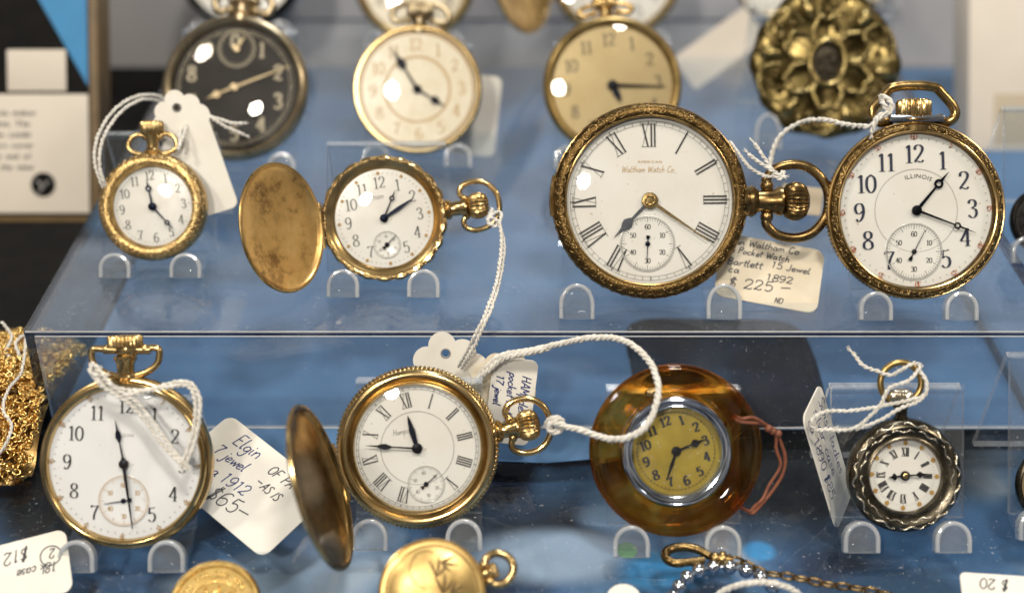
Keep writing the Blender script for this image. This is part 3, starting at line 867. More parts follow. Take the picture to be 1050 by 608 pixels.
        if crown_shape == 'onion': pr = [(0, a0), (r * .6, a0), (r * .86, a0 + L * .15), (r, a0 + L * .42), (r * .97, a0 + L * .66), (r * .8, a0 + L * .88), (r * .45, a0 + L), (0, a0 + L * 1.01)]
        else: pr = [(0, a0), (r * .9, a0), (r, a0 + L * .1), (r, a0 + L * .88), (r * .9, a0 + L), (r * .3, a0 + L * 1.06), (0, a0 + L * 1.07)]
        mb.lathe(pr, ridges * 6, (lambda a, j, rr, zz: (rr * (1 + .06 * math.cos(ridges * a)) if 1 < j < len(pr) - 2 else rr, zz)), axis='y')
        mb.build('crown', crown_mat or mats, s.root, 50)
        if bow:
            pts, br, closed = bow
            mb = MB(); mb.M = base
            pp = spline([(q[1] * k, q[0] * k, (q[2] if len(q) > 2 else 0) * k) for q in pts], 8, closed)
            rr = br * k
            mb.tube(pp, rr, 12, closed)
            if not closed:
                for e_ in (pp[0], pp[-1]): mb.sphere(e_, rr * 1.35, 12, 8)
            mb.build('bow', bow_mat or mats, s.root, 60)
    def ringbow(s, cx, r, ry=None, lift=0, tilt=0, n=16):
        ry = ry or r
        return [(cx + r * math.cos(2 * PI * i / n), ry * math.sin(2 * PI * i / n), lift + tilt * math.cos(2 * PI * i / n)) for i in range(n)]
    def scrolls(s, r0, r1, n, mat, size=.5, tube=.06, name='engraving', seed=1, prof=None, rows=1, flank=False):
        """raised leafy scrolls round the bezel"""
        prof = prof or s.bprof; rnd = random.Random(seed); mb = MB(); R = s.R
        for row in range(rows):
            ra = r0 + (r1 - r0) * row / rows; rb_ = r0 + (r1 - r0) * (row + 1) / rows
            rm = (ra + rb_) / 2; hw = (rb_ - ra) / 2
            for i in range(n):
                th0 = 2 * PI * (i + .5 * row) / n; sg = 1 if i % 2 else -1
                arcw = 2 * PI * rm / n
                pts = []; N = 18; rad_ = []
                for j in range(N):
                    f = j / (N - 1); ang = sg * (f * 1.65 * 2 * PI) + rnd.uniform(-.1, .1)
                    q_ = (1 - f * .82)
                    dr = hw * .95 * q_ * math.sin(ang + (PI / 2 if sg > 0 else -PI / 2)) * (1 if i % 4 < 2 else -1)
                    da = arcw * .62 * q_ * math.cos(ang + PI / 2) / rm
                    rr = min(max(rm + dr, r0), r1)
                    a = th0 + da
                    pts.append((rr * R * math.cos(a), rr * R * math.sin(a), interp(prof, rr) * R))
                    rad_.append(tube * R * hw * 10 * (.35 + .65 * math.sin(PI * min(f * 1.1 + .05, 1))) * .1 * 10)
                mb.tube(pts, [min(x_, tube * R) for x_ in rad_], 6)
                for kx in range(3):
                    a = th0 + (rnd.random() - .5) * 2 * PI / n * .9; rr = rnd.uniform(r0, r1)
                    a2 = a + rnd.uniform(-.5, .5) * 2 * PI / n; r2 = min(max(rr + rnd.uniform(-.8, .8) * hw, r0), r1)
                    p0 = Vector((rr * R * math.cos(a), rr * R * math.sin(a), interp(prof, rr) * R)); p1 = Vector((r2 * R * math.cos(a2), r2 * R * math.sin(a2), interp(prof, r2) * R))
                    mid = (p0 + p1) / 2
                    mb.tube([p0, mid, p1], [tube * R * .3, tube * R * .9, tube * R * .2], 5)
        return mb.build(name, mat, s.root, 70)
    def lid(s, hinge_deg, open_deg, r, mats_out, mats_in, mod=None, depth_=.09, z0=.10):
        R = s.R; rr = r * R
        prof_out = [(0, depth_ * R), (.6 * rr, depth_ * R * .85), (.9 * rr, depth_ * R * .45), (.985 * rr, depth_ * R * .12), (rr, 0), (rr, -.035 * R)]
        prof_in = [(rr, -.035 * R), (.95 * rr, -.035 * R), (.93 * rr, -.005 * R), (.88 * rr, depth_ * R * .22), (.6 * rr, depth_ * R * .55), (0, depth_ * R * .68)]
        h = Vector((math.cos(rad(hinge_deg)), math.sin(rad(hinge_deg)), 0)); H = h * R * .985 + Vector((0, 0, z0 * R))
        ax = (-h).cross(Vector((0, 0, 1)))
        Mx = Matrix.Translation(H) @ Matrix.Rotation(rad(open_deg), 4, ax) @ Matrix.Translation(-H) @ Matrix.Translation((0, 0, (z0 + .03) * R))
        mb = MB(); mb.M = Mx; mb.lathe(prof_out, 96, mod)
        mb.torus((0, 0, -.015 * R), .985 * rr, .024 * R, 96, 8)
        mb.mat = 1; mb.lathe(prof_in, 96)
        o = mb.build('lid', [mats_out, mats_in], s.root, 40)
        mb = MB(); t = h.cross(Vector((0, 0, 1)))
        for j in range(5):
            c = H + h * R * .012 + t * R * (-.30 + .15 * j)
            mb.tube([c - t * R * .068, c + t * R * .068], .035 * R, 10)
        mb.build('hinge', mats_out, s.root)
        return o

ROUND = [(1.0, -.10), (1.005, -.03), (.995, .04), (.965, .09), (.93, .105), (.895, .09), (.87, .05), (.86, .0)]

def lobes(n, amp, j0=0, j1=99, sharp=1.0):
    def f(a, j, r, z):
        if not (j0 <= j <= j1) or r < 1e-6: return r, z
        q_ = abs(math.sin(n * a / 2)) ** sharp
        return r * (1 + amp * (q_ - .5) * 2), z
    return f

# ================================================================== UPPER ROW
# --- small engraved gold watch, white tag
w = Watch('pocket_watch', 'small bright gold watch with engraved rim and white dial, hung with a blank scalloped tag', 157, 212, 55, Z_TOP, .55)
w.case(M['gold_bright'], mod=lobes(60, .006, 3, 6))
w.bezel(M['gold_worn'], [(1.0, -.12), (1.01, .0), (.985, .10), (.93, .17), (.86, .20), (.80, .185), (.765, .14), (.742, .09), (.73, .02)])
w.scrolls(.77, .99, 50, M['gold_pale'], tube=.019, seed=3, rows=2)
w.dial(M['enamel_white'], .74)
w.numerals('arabic', .575 * w.R, .165 * w.R, M['ink_soft'], 6, .030, .011)
w.track(.655 * w.R, .685 * w.R, M['ink_black'], 6, w=.008, wide5=.016, dots=(.67 * w.R, .014))
w.hand('hour_hand', -6, -27, M['steel_blue'], 'ring', 3.0, hub=0)
w.hand('minute_hand', 22, 24, M['steel_blue'], 'ring', 2.6, z=.10, hub=4.2)
w.crystal(.74, .06, .05)
w.pendant(92, (52, 26, 7), (74, 14, 11.5), M['gold_bright'], bow=([(72, -7, 0), (75, -14, .05), (71, -22, .2), (62, -25, .3), (56, -18, .4), (54, 0, .45), (56, 18, .4), (62, 25, .3), (71, 22, .2), (75, 14, .05), (72, 7, 0)], 2.6, False), ridges=18, crown_shape='flat')
w.stand(36, 'clear easel stand under the small bright gold watch', H=3.8, W=3.4, lip_h=.72)
w1 = w

# --- hunter with worn open lid
w = Watch('pocket_watch', 'gold hunter watch with worn tarnished lid open beside Arabic numerals, on top of the riser', 394, 224, 64, Z_TOP, .42)
w.case(M['gold_bright'], mod=lobes(22, .020, 3, 7))
w.bezel(M['gold_smooth'], [(.99, -.06), (1.0, .02), (.985, .075), (.955, .10), (.925, .095), (.905, .075), (.89, .07), (.83, .03), (.79, .005), (.78, -.02)], mod=lobes(22, .018, 0, 3))
w.scrolls(.925, 1.0, 40, M['gold_bright'], tube=.018, name='edge_ornament', seed=8)
w.dial(M['enamel_white'], .80)
w.numerals('arabic', .575 * w.R, .18 * w.R, M['ink_soft'], 8, .034, .011, skip=(6,))
w.track(.71 * w.R, .735 * w.R, M['ink_black'], 8, w=.010, wide5=.012)
mb = MB()
for i in range(12):
    a = PI / 2 + rad(8) - PI * i / 6; c = (.725 * w.R * math.cos(a), .725 * w.R * math.sin(a))
    for q_ in range(5):
        b = 2 * PI * q_ / 5; mb.disc((c[0] + .032 * math.cos(b), c[1] + .032 * math.sin(b)), .022, w.z_at(0, 0) + .003, 8)
w.printing(mb, M['ink_gold'], 'minute_markers')
mb = MB(); script(mb, 'Waltham', -.40 * w.R, .26 * w.R, .11 * w.R, .012, w.z_at(0, 0), ang=rad(8), jit=.0); w.printing(mb, M['ink_grey'], 'signature')
w.subdial(3, 27, 14, M['enamel_white'], M['ink_grey'], 8, hand=(9, -10), hmat=M['steel_black'])
w.hand('hour_hand', 12, -30, M['steel_black'], 'ring', 2.6, hub=0)
w.hand('minute_hand', 31, -21, M['steel_blue'], 'leaf', 3.6, z=.10, hub=4.2)
w.crystal(.80, .03, .06)
w.pendant(8, (62, 24, 8.5), (86, 22, 13), M['gold_smooth'], M['gold_bright'], ridges=20, bow=([(p[0], p[1], p[2]) for p in [(84, -9, 0), (80, -14, 0), (82, -21, 0), (92, -25, 0), (106, -23, 0), (116, -13, 0), (119, 0, 0), (116, 13, 0), (106, 22, 0), (92, 25, 0), (82, 21, 0), (80, 14, 0), (84, 9, 0)]], 2.9, False))
w.lid(187, 119, 1.0, M['gold_worn'], M['lid_worn'])
w.stand(41, 'clear easel stand under the hunter watch with the worn open lid', H=4.0, W=3.5)
w2 = w

# --- big railway-style watch with Roman dial
w = Watch('pocket_watch', 'largest watch, antique brass with scroll-engraved bezel, Roman numerals and crown pointing sideways', 666, 206, 100, Z_TOP, .36)
w.case(M['brass_antique'], mod=lobes(56, .008, 3, 7))
w.bezel(M['brass_recess'], [(.995, -.10), (1.0, -.02), (.985, .05), (.955, .085), (.915, .10), (.875, .09), (.858, .07), (.852, .05), (.848, .0)], mod=lobes(56, .010, 0, 2))
w.scrolls(.872, .985, 56, M['brass_antique'], tube=.0125, seed=5)
mb = MB(); mb.torus((0, 0, .078 * w.R), .862 * w.R, .012 * w.R, 120, 8); mb.torus((0, 0, .03 * w.R), .992 * w.R, .010 * w.R, 120, 8); mb.build('bezel_ring', M['brass_warm'], w.root)
mb = MB(); mb.tube([(-1.005 * w.R * math.cos(t), 1.005 * w.R * math.sin(t), .0) for t in [-.16 + .42 * i / 12 for i in range(13)]], .024 * w.R, 8); mb.build('opening_lip', M['brass_warm'], w.root)
w.dial(M['enamel_white'], .848)
w.numerals('roman', .67 * w.R, .235 * w.R, M['ink_black'], 1, .044, .012, skip=(6,), wide=.74)
w.track(.775 * w.R, .815 * w.R, M['ink_black'], 1, w=.009, wide5=.022, rings=(.775 * w.R, .815 * w.R), ring_w=.008)
mb = MB(); z = w.z_at(0, 0)
caps(mb, 'AMERICAN', (0, .385 * w.R), .036 * w.R, z, .25, wide=1.2); script(mb, 'Waltham Watch Co', -.29 * w.R, .29 * w.R, .066 * w.R, .013, z, jit=0.0); w.printing(mb, M['ink_gold'], 'signature')
w.subdial(-2, 44, 28, M['enamel_white'], M['ink_black'], 0, hand=(-1, 20), hmat=M['steel_blue'])
w.hand('hour_hand', -37, 38, M['steel'], 'spade', 5.8, hub=0)
w.hand('minute_hand', 60, 41, M['gold_bright'], 'taper', 4, z=.12, hub=8.5)
mb = MB(); mb.torus((0, 0, .165), .13, .035, 24, 8); mb.build('hand_hub', M['gold_bright'], w.root)
w.crystal(.85, .05, .075)
w.pendant(0, (99, 40, 13), (138, 27, 19), M['brass_antique'], M['brass_antique'], ridges=26, bow=([(122, -16), (122, -24), (132, -34), (150, -38), (168, -33), (182, -18), (186, 0), (182, 18), (168, 33), (150, 38), (132, 34), (122, 24), (122, 16)], 5.2, False))
w.stand(75, 'wide clear easel stand under the largest antique brass watch', H=3.9, W=4.9, lip_h=1.0, lip_w=.98)
w3 = w

# --- white dial with Arabic numerals and bold upright bow
w = Watch('pocket_watch', 'gold watch with bold blue-black Arabic numerals, red minute figures and angular bow', 939, 216, 91, Z_TOP, .40)
def coin(a, j, r, z): return (r * (1 + .008 * math.cos(130 * a)), z) if 5 <= j <= 7 else (r, z)
w.case(M['brass_warm'], mod=coin, n=780)
w.bezel(M['brass_recess'], [(.985, -.10), (.99, -.02), (.975, .045), (.95, .075), (.915, .095), (.885, .09), (.868, .07), (.86, .03), (.855, .0)])
w.scrolls(.90, .975, 58, M['brass_warm'], tube=.012, seed=11)
mb = MB(); mb.torus((0, 0, .09 * w.R), .885 * w.R, .014 * w.R, 120, 8); mb.torus((0, 0, .02 * w.R), .988 * w.R, .014 * w.R, 120, 8); mb.build('bezel_ring', M['gold_smooth'], w.root)
w.dial(M['enamel_white'], .858)
w.numerals('arabic', .635 * w.R, .20 * w.R, M['ink_blueblack'], 2, .078, .015, skip=(6,), wide=1.02)
w.track(.795 * w.R, .815 * w.R, M['ink_black'], 2, w=.012, wide5=.02, dots=(.805 * w.R, .020))
w.numerals('arabic', .845 * w.R * .985, .062 * w.R, M['ink_red'], 2, .024, .010, radial=True, labels=['60'] + [str(5 * i) for i in range(1, 12)], name='minute_figures')
mb = MB(); mb.annulus((0, 0), .462 * w.R, .467 * w.R, w.z_at(0, 0)); w.printing(mb, M['ink_grey'], 'centre_ring')
mb = MB(); caps(mb, 'ILLINOIS', (0, 0), .066 * w.R, w.z_at(0, 0), .16, arc=.365 * w.R, wide=1.15, ang=rad(-4)); w.printing(mb, M['ink_black'], 'signature')
w.subdial(-2, 42, 29, M['enamel_white'], M['ink_black'], 0, hand=(11, -22), hmat=M['steel_black'])
w.hand('hour_hand', 33, -40, M['steel_blue'], 'ring', 4.6, hub=0)
w.hand('minute_hand', 61, 23, M['steel_black'], 'ring', 3.4, z=.12, hub=5.2)
w.crystal(.862, .05, .05)
mb = MB(); mb.M = Matrix.Translation((0, 0, -.1 * w.th)); k_ = w.k
mb.box(-28 * k_, 28 * k_, 90 * k_, 97 * k_, -.16, .22, .05); mb.build('pendant_bar', M['steel'], w.root)
w.pendant(90, (86, 8, 16), (96, 18, 17), M['brass_warm'], M['gold_bright'], ridges=22, crown_shape='flat',
          bow=([(93, 27), (91, 34), (95, 41), (101, 43), (107, 41), (114, 35.5), (121, 29), (126, 24), (128, 17), (129, 8), (129, 0), (129, -8), (128, -17), (126, -24), (121, -29), (114, -35.5), (107, -41), (101, -43), (95, -41), (91, -34), (93, -27)], 5.2, False))
w.stand(43.5, 'clear easel stand under the watch with the angular upright bow', H=3.6)
w4 = w

# ================================================================== LOWER ROW
w = Watch('pocket_watch', 'plain polished gold open-face watch with thin black hands and twine looped over its dial', 128, 475, 84, Z_LOW, .52)
w.case(M['gold_smooth'], [(0, -.385), (.5, -.38), (.78, -.36), (.93, -.31), (1.02, -.24), (1.06, -.16), (1.065, -.10), (1.05, -.04), (1.0, -.02), (.9, -.04), (0, -.06)])
w.bezel(M['gold_smooth'], [(1.0, -.10), (1.01, -.03), (1.0, .04), (.985, .075), (.965, .09), (.945, .08), (.93, .05), (.92, .0)])
w.dial(M['enamel_cool'], .925)
w.numerals('arabic', .70 * w.R, .175 * w.R, M['ink_black'], -2, .046, .012, skip=(6,))
w.track(.845 * w.R, .865 * w.R, M['ink_black'], -2, w=.012, wide5=.014, dots=(.855 * w.R, .014))
mb = MB()
for i in range(12):
    a = PI / 2 - rad(2) - PI * i / 6
    arabic(mb, str(5 * (i or 12)), (.895 * w.R * math.cos(a), .895 * w.R * math.sin(a)), .05 * w.R, a - PI / 2, .02, .008, w.z_at(0, 0))
w.printing(mb, M['ink_gold'], 'minute_figures')
mb = MB(); caps(mb, 'ELGIN', (0, .33 * w.R), .052 * w.R, w.z_at(0, 0), .35, wide=1.3, ang=rad(-2)); w.printing(mb, M['ink_grey'], 'signature')
w.subdial(-1, 38, 26, M['enamel_cool'], M['ink_gold'], 0, hand=(-20, 3), hmat=M['steel_blue'])
w.hand('hour_hand', -9, -46, M['steel_blue'], 'spade', 3.2, hub=0)
w.hand('minute_hand', 9, 66, M['steel_black'], 'taper', 3.6, z=.12, hub=5.0)
w.crystal(.93, .05, .06)
w.pendant(91, (82, 28, 10), (119, 12, 17), M['gold_smooth'], M['gold_bright'], ridges=26, crown_shape='flat',
          bow=([(117, -20, .0), (117, -33, .0), (109, -35, .1), (99, -31, .35), (91, -18, .55), (88, 0, .62), (91, 18, .55), (99, 31, .35), (109, 35, .1), (117, 33, .0), (117, 20, .0)], 3.6, False))
mb = MB(); mb.M = Matrix.Translation((0, 0, -.35 * w.th)); mb.tube([(-24 * w.k, 116 * w.k, 0), (24 * w.k, 116 * w.k, 0)], 4.6 * w.k, 12); mb.sphere((0, 116 * w.k, 0), 12 * w.k, 16, 10, .8); mb.build('bow_screw', M['gold_smooth'], w.root)
w.stand(46, 'clear easel stand under the plain polished gold watch', H=3.6)
w5 = w

w = Watch('pocket_watch', 'gold hunter watch with dark mirror-like lid ajar, Roman numerals and rope-edged case', 428, 459, 82, Z_LOW, .42)
w.case(M['gold_smooth'])
w.bezel(M['gold_smooth'], [(.99, -.10), (.995, -.02), (.975, .06), (.945, .09), (.915, .095), (.885, .085), (.87, .06), (.84, .025), (.825, .02), (.815, .05), (.80, .055), (.79, .03), (.785, .0)])
mb = MB()
for i in range(112):
    a = 2 * PI * i / 112; c = Vector((w.R * .985 * math.cos(a), w.R * .985 * math.sin(a), -.01)); t = Vector((-math.sin(a), math.cos(a), 0)); n_ = Vector((math.cos(a), math.sin(a), 0))
    d = (t * .6 + n_ * .75 + Vector((0, 0, -.75))).normalized() * w.R * .055
    mb.tube([c - d, c - d * .5, c + d * .5, c + d], [.012 * w.R, .027 * w.R, .027 * w.R, .012 * w.R], 7)
mb.build('rope_edge', M['gold_bright'], w.root, 80)
w.dial(M['enamel_white'], .80)
w.numerals('roman', .61 * w.R, .185 * w.R, M['ink_black'], 14, .030, .010, skip=(6,), wide=.8)
w.track(.735 * w.R, .765 * w.R, M['ink_black'], 14, w=.008, wide5=.016, rings=(.735 * w.R, .765 * w.R), ring_w=.008)
mb = MB(); mb.annulus((0, 0), .455 * w.R, .461 * w.R, w.z_at(0, 0)); w.printing(mb, M['ink_grey'], 'centre_ring')
mb = MB(); script(mb, 'Hampden', -.30 * w.R, .15 * w.R, .075 * w.R, .012, w.z_at(0, 0), ang=rad(12), jit=0); w.printing(mb, M['ink_grey'], 'signature')
w.subdial(9, 37, 19, M['enamel_white'], M['ink_grey'], 12, nums=True, hand=(11, -10), hmat=M['steel_blue'])
w.hand('hour_hand', -10, -34, M['steel_blue'], 'leaf', 5.4, hub=0)
w.hand('minute_hand', -54, -3, M['steel_black'], 'spade', 3.2, z=.12, hub=5.4)
w.crystal(.80, .04, .06)
w.pendant(11, (80, 27, 9.5), (104, 24, 15.5), M['gold_smooth'], M['gold_bright'], ridges=24, bow=([(98, -10), (95, -17), (99, -24), (110, -28), (124, -26), (135, -16), (139, 0), (135, 16), (124, 26), (110, 28), (99, 24), (95, 17), (98, 10)], 3.4, False))
w.lid(197, 96, 1.0, M['gold_smooth'], M['lid_dark'], depth_=.11)
w.stand(48, 'clear easel stand under the rope-edged hunter watch', H=3.7)
w6 = w

# --- watch held in a ring of amber
w = Watch('pocket_watch', 'chrome watch with yellow dial set in a wide translucent amber ring', 693, 462, 89, Z_LOW, .30)
R = w.R
mb = MB(); mb.lathe([(r * R, z * R) for r, z in [(.66, -.16), (.72, -.19), (.82, -.20), (.92, -.17), (.985, -.10), (1.0, -.03), (.985, .035), (.94, .06), (.86, .045), (.76, .02), (.69, .0), (.65, -.03), (.66, -.16)]], 128)
mb.build('amber_ring', M['amber'], w.root, 60)
mb = MB(); mb.lathe([(r * R, z * R) for r, z in [(0, -.24), (.4, -.23), (.58, -.18), (.64, -.08), (.655, .04), (.645, .10), (.615, .13), (.57, .13), (.54, .12), (.52, .085), (.505, .03), (.50, -.02), (0, -.03)]], 112)
mb.build('case', M['chrome'], w.root)
mb = MB(); mb.torus((0, 0, .132 * R), .60 * R, .012 * R, 96, 8); mb.torus((0, 0, .10 * R), .525 * R, .012 * R, 96, 8); mb.build('bezel_ring', M['chrome'], w.root)
w.dial(M['dial_yellow'], .51)
w.numerals('arabic', .36 * R, .105 * R, M['ink_black'], 20, .06, .026, wide=1.1)
w.track(.437 * R, .457 * R, M['ink_black'], 20, w=.012, wide5=.02, rings=(.447 * R,), ring_w=.006)
w.hand('hour_hand', 31, -13, M['steel_black'], 'spade', 4.4, hub=0)
w.hand('minute_hand', -10, 30, M['steel_black'], 'leaf', 3.2, z=.11, hub=5.0)
w.crystal(.545, .09, .06, 'crystal_worn')
w.pendant(112, (54, 8, 5), (61, 8, 7), M['gold_smooth'], ridges=14, z=-.05, crown_shape='flat')
w.stand(46.5, 'clear easel stand under the amber-ringed watch', H=3.75, W=3.5)
w7 = w
# its rust-coloured leather cord, threaded through the ring
mb = MB(); mb.M = w.root.matrix_world.inverted() @ Matrix.Identity(4)
def loc(w_, du, dv, z): return Vector((du * w_.k, -dv * w_.k, z))
c1_ = spline([loc(w, 62, -32, -.5), loc(w, 62, -32, .45), loc(w, 72, -31, .5), loc(w, 86, -29, .3), loc(w, 99, -22, .1), loc(w, 107, -10, 0), loc(w, 113, 8, -.1), loc(w, 111, 25, -.2), loc(w, 103, 40, -.25), loc(w, 93, 52, -.2), loc(w, 84, 58, .1), loc(w, 76, 62, .3), loc(w, 72, 62, -.3)], 8)
c2_ = spline([loc(w, 64, -34, -.5), loc(w, 64, -35, .50), loc(w, 76, -36, .5), loc(w, 90, -28, .3), loc(w, 101, -20, .15), loc(w, 103, -2, 0), loc(w, 108, 16, -.1), loc(w, 97, 36, -.15), loc(w, 90, 50, -.1), loc(w, 80, 56, .15), loc(w, 74, 60, .3), loc(w, 70, 61, -.3)], 8)
mb = MB(); mb.tube(c1_, .050, 8); mb.tube(c2_, .046, 8)
for c in ((98, -21, .15), (93, -24, .25), (104, -18, .1)): mb.sphere(loc(w, *c), .11, 8, 6)
o = mb.build('leather_cord', M['leather_rust'], w.root, 70)

# --- small dark silver watch with rippled relief
w = Watch('pocket_watch', 'small dark silver watch with rippled ribbon relief round a white Roman dial', 927, 487, 58, Z_LOW, .52)
w.case(M['bronze_dark'])
w.bezel(M['bronze_dark'], [(1.0, -.12), (1.01, .0), (.99, .09), (.94, .16), (.87, .19), (.80, .17), (.755, .15), (.715, .15), (.69, .17), (.665, .175), (.645, .15), (.63, .06)])
mb = MB(); pr = w.bprof
for rr0, n_, amp, tb, ph in ((.915, 11, .034, .020, 0), (.80, 11, .026, .017, .45)):
    for seg in range(n_):
        a0, a1 = 2 * PI * (seg + ph) / n_, 2 * PI * (seg + ph + .86) / n_
        pts = []; rs_ = []
        for j in range(23):
            f = j / 22; a = a0 + (a1 - a0) * f; rr = rr0 + amp * math.sin(f * 3.0 * PI) * (1 - .3 * f) + .03 * (f - .5)
            pts.append((rr * w.R * math.cos(a), rr * w.R * math.sin(a), (interp(pr, rr) + .008) * w.R)); rs_.append(tb * w.R * (.35 + .65 * math.sin(PI * f)))
        mb.tube(pts, rs_, 7)
mb.build('ribbon_relief', M['bronze_high'], w.root, 80)
w.dial(M['enamel_white'], .645)
w.numerals('roman', .415 * w.R, .15 * w.R, M['ink_black'], -2, .038, .012, wide=1.0)
w.track(.515 * w.R, .54 * w.R, M['ink_grey'], -2, n=60, w=.010, wide5=.016)
mb = MB()
for i in range(12):
    a = PI / 2 - rad(2) - PI * i / 6; c = (.575 * w.R * math.cos(a), .575 * w.R * math.sin(a))
    mb.disc(c, .062, w.z_at(0, 0) + .003, 10)
w.printing(mb, M['ink_gold'], 'minute_markers')
w.hand('hour_hand', -17, 2, M['steel_black'], 'spade', 4, hub=0)
w.hand('minute_hand', 24, -2, M['steel_black'], 'spade', 3.4, z=.11, hub=5.0)
mb = MB(); mb.lathe([(0, .17), (.05, .165), (.075, .15), (.08, .12)], 16); mb.build('hand_hub', M['gold_smooth'], w.root)
w.crystal(.65, .10, .07)
w.pendant(91, (54, 18, 7), (72, 16, 12), M['bronze_dark'], M['bronze_high'], ridges=22, bow=(w.ringbow(94, 21), 3.4, True), bow_mat=M['gold_dull'])
w.stand(46.5, 'clear easel stand under the small dark silver watch', H=3.65, W=3.5)
w8 = w

# ================================================================== BACK ROWS (out of focus)
w = Watch('stopwatch', 'black-dialled stopwatch in a dull gold case behind the smallest gold watch', 241, 90, 75, Z_TOP, .34, lean=34, yaw=-4, cat='stopwatch')
w.case(M['nickel_gold']); w.bezel(M['nickel_gold'], ROUND)
w.dial(M['dial_black'], .87)
mb = MB(); z = w.z_at(0, 0)
for i in range(10):
    a = PI / 2 + rad(2) - 2 * PI * i / 10
    arabic(mb, str(i or 10)[-1] if i else '0', (.63 * w.R * math.cos(a), .63 * w.R * math.sin(a)), .2 * w.R, 0, .10, .06, z)
w.printing(mb, M['ink_cream'], 'numerals')
w.track(.76 * w.R, .80 * w.R, M['ink_cream'], 2, n=100, w=.012, wide5=.03, rings=(.76 * w.R, .80 * w.R), ring_w=.012)
mb = MB(); c = w.px(0, -40); r = 19 * w.k
for i in range(30):
    a = 2 * PI * i / 30; mb.ribbon([(c[0] + .8 * r * math.cos(a), c[1] + .8 * r * math.sin(a)), (c[0] + r * math.cos(a), c[1] + r * math.sin(a))], .03, z)
mb.annulus(c, r * .98, r * 1.02, z + .001); w.printing(mb, M['ink_cream'], 'minute_counter')
w.hand('counter_hand', 8, -12, M['nickel_gold'], 'taper', 4.5, c, hub=4)
w.hand('second_hand', 56, -23, M['nickel_gold'], 'taper', 2.6, hub=0)
w.hand('second_hand_tail', -29, 13, M['nickel_gold'], 'spade', 4, z=.10, hub=4)
w.crystal(.87, .05, .085)
w.pendant(88, (74, 16, 12), (88, 12, 16), M['nickel_gold'], ridges=20, crown_shape='flat', bow=([(82, -14), (80, -26), (90, -30), (100, -20), (104, 0), (100, 20), (90, 30), (80, 26), (82, 14)], 4, False))
w.stand(50, 'clear easel stand behind the smallest gold watch, holding the stopwatch', H=4.6, W=4.0)

w = Watch('pocket_watch', 'gold watch with a cream two-tone dial standing behind the worn open hunter', 428, 92, 66, Z_TOP, .36)
w.case(M['gold_dull']); w.bezel(M['gold_smooth'], [(1.0, -.10), (1.005, -.02), (.99, .04), (.965, .07), (.935, .07), (.92, .04), (.915, .0)])
w.dial(M['enamel_cream'], .92)
mb = MB(); mb.annulus((0, 0), .50 * w.R, .89 * w.R, w.z_at(0, 0) - .003, 96); w.printing(mb, M['enamel_cream'], 'chapter_ring')
mb = MB(); mb.annulus((0, 0), .49 * w.R, .52 * w.R, w.z_at(0, 0)); mb.annulus((0, 0), .86 * w.R, .89 * w.R, w.z_at(0, 0)); w.printing(mb, M['ink_gold'], 'dial_ring')
w.numerals('arabic', .69 * w.R, .19 * w.R, M['ink_gold'], 2, .05, .025)
w.hand('hour_hand', 29, 18, M['steel_black'], 'spade', 4.5, hub=0)
w.hand('minute_hand', -26, -42, M['steel_black'], 'spade', 5, z=.10, hub=4.5)
w.crystal(.92, .04, .07)
w.pendant(88, (63, 14, 8), (75, 12, 13), M['nickel_gold'], ridges=20, crown_shape='flat', bow=([(72, -12), (70, -26), (78, -29), (86, -22), (90, 0), (86, 22), (78, 29), (70, 26), (72, 12)], 3.2, False))
w.stand(42, 'clear easel stand behind the worn open hunter, holding the cream-dialled watch', H=3.8)

w = Watch('pocket_watch', 'gold watch with brownish gold dial partly hidden by the largest brass watch', 628, 88, 71, Z_TOP, .36)
w.case(M['gold_dull']); w.bezel(M['gold_dull'], ROUND)
w.dial(M['dial_gold'], .87)
w.numerals('arabic', .66 * w.R, .18 * w.R, M['ink_black'], 5, .05, .018)
w.hand('hour_hand', 9, 18, M['steel_blue'], 'leaf', 7, hub=0)
w.hand('minute_hand', 54, 1, M['steel_black'], 'taper', 4, z=.10, hub=5.5)
w.crystal(.87, .04, .06)
w.pendant(95, (68, 14, 8), (81, 10, 13), M['gold_bright'], ridges=20, crown_shape='flat', bow=([(76, -12), (74, -24), (80, -26), (84, -14), (84, 14), (80, 26), (74, 24), (76, 12)], 3, False))
w.stand(46, 'clear easel stand behind the largest brass watch, holding the watch with brownish dial', H=3.9)

# --- flower-shaped brooch watch
w = Watch('brooch_watch', 'bronze flower-shaped case with petal relief round an oval centre, behind the largest brass watch', 846, 66, 77, Z_TOP, .22, cat='brooch watch')
R = w.R
def petal(a, j, r, z):
    f = abs(math.cos(3 * a + .3)); g = abs(math.sin(3 * a + .3))
    rr = r * (1 - .055 * (1 - f ** .6) * (r / R) ** 2 + .018 * math.cos(12 * a) * (r / R) ** 3)
    return rr, z + R * (.035 * (r / R) * (f ** 2) - .03 * g ** 6 * (r / R))
mb = MB(); mb.lathe([(0, -.2 * R), (.8 * R, -.2 * R), (.97 * R, -.1 * R), (R, -.02 * R), (.97 * R, .03 * R), (.88 * R, .07 * R), (.75 * R, .06 * R), (.6 * R, .03 * R), (.45 * R, .05 * R), (.3 * R, .07 * R), (0, .07 * R)], 192, petal); mb.build('case', M['bronze_olive'], w.root)
mb = MB()
for i in range(6):
    a0 = PI * i / 3 + PI / 6
    pts = []
    for f in [j / 28 for j in range(29)]:
        t = a0 + (f - .5) * PI / 3 * .96
        rr = .30 + .30 * (math.sin(PI * f) ** .45) + .035 * math.cos(6 * PI * f) * math.sin(PI * f)
        pts.append((rr * R * math.cos(t), rr * R * math.sin(t), (.13 + .02 * math.sin(PI * f)) * R))
    mb.tube(pts, .034 * R, 8)
mb.build('petal_outline', M['gold_olive'], w.root, 80)
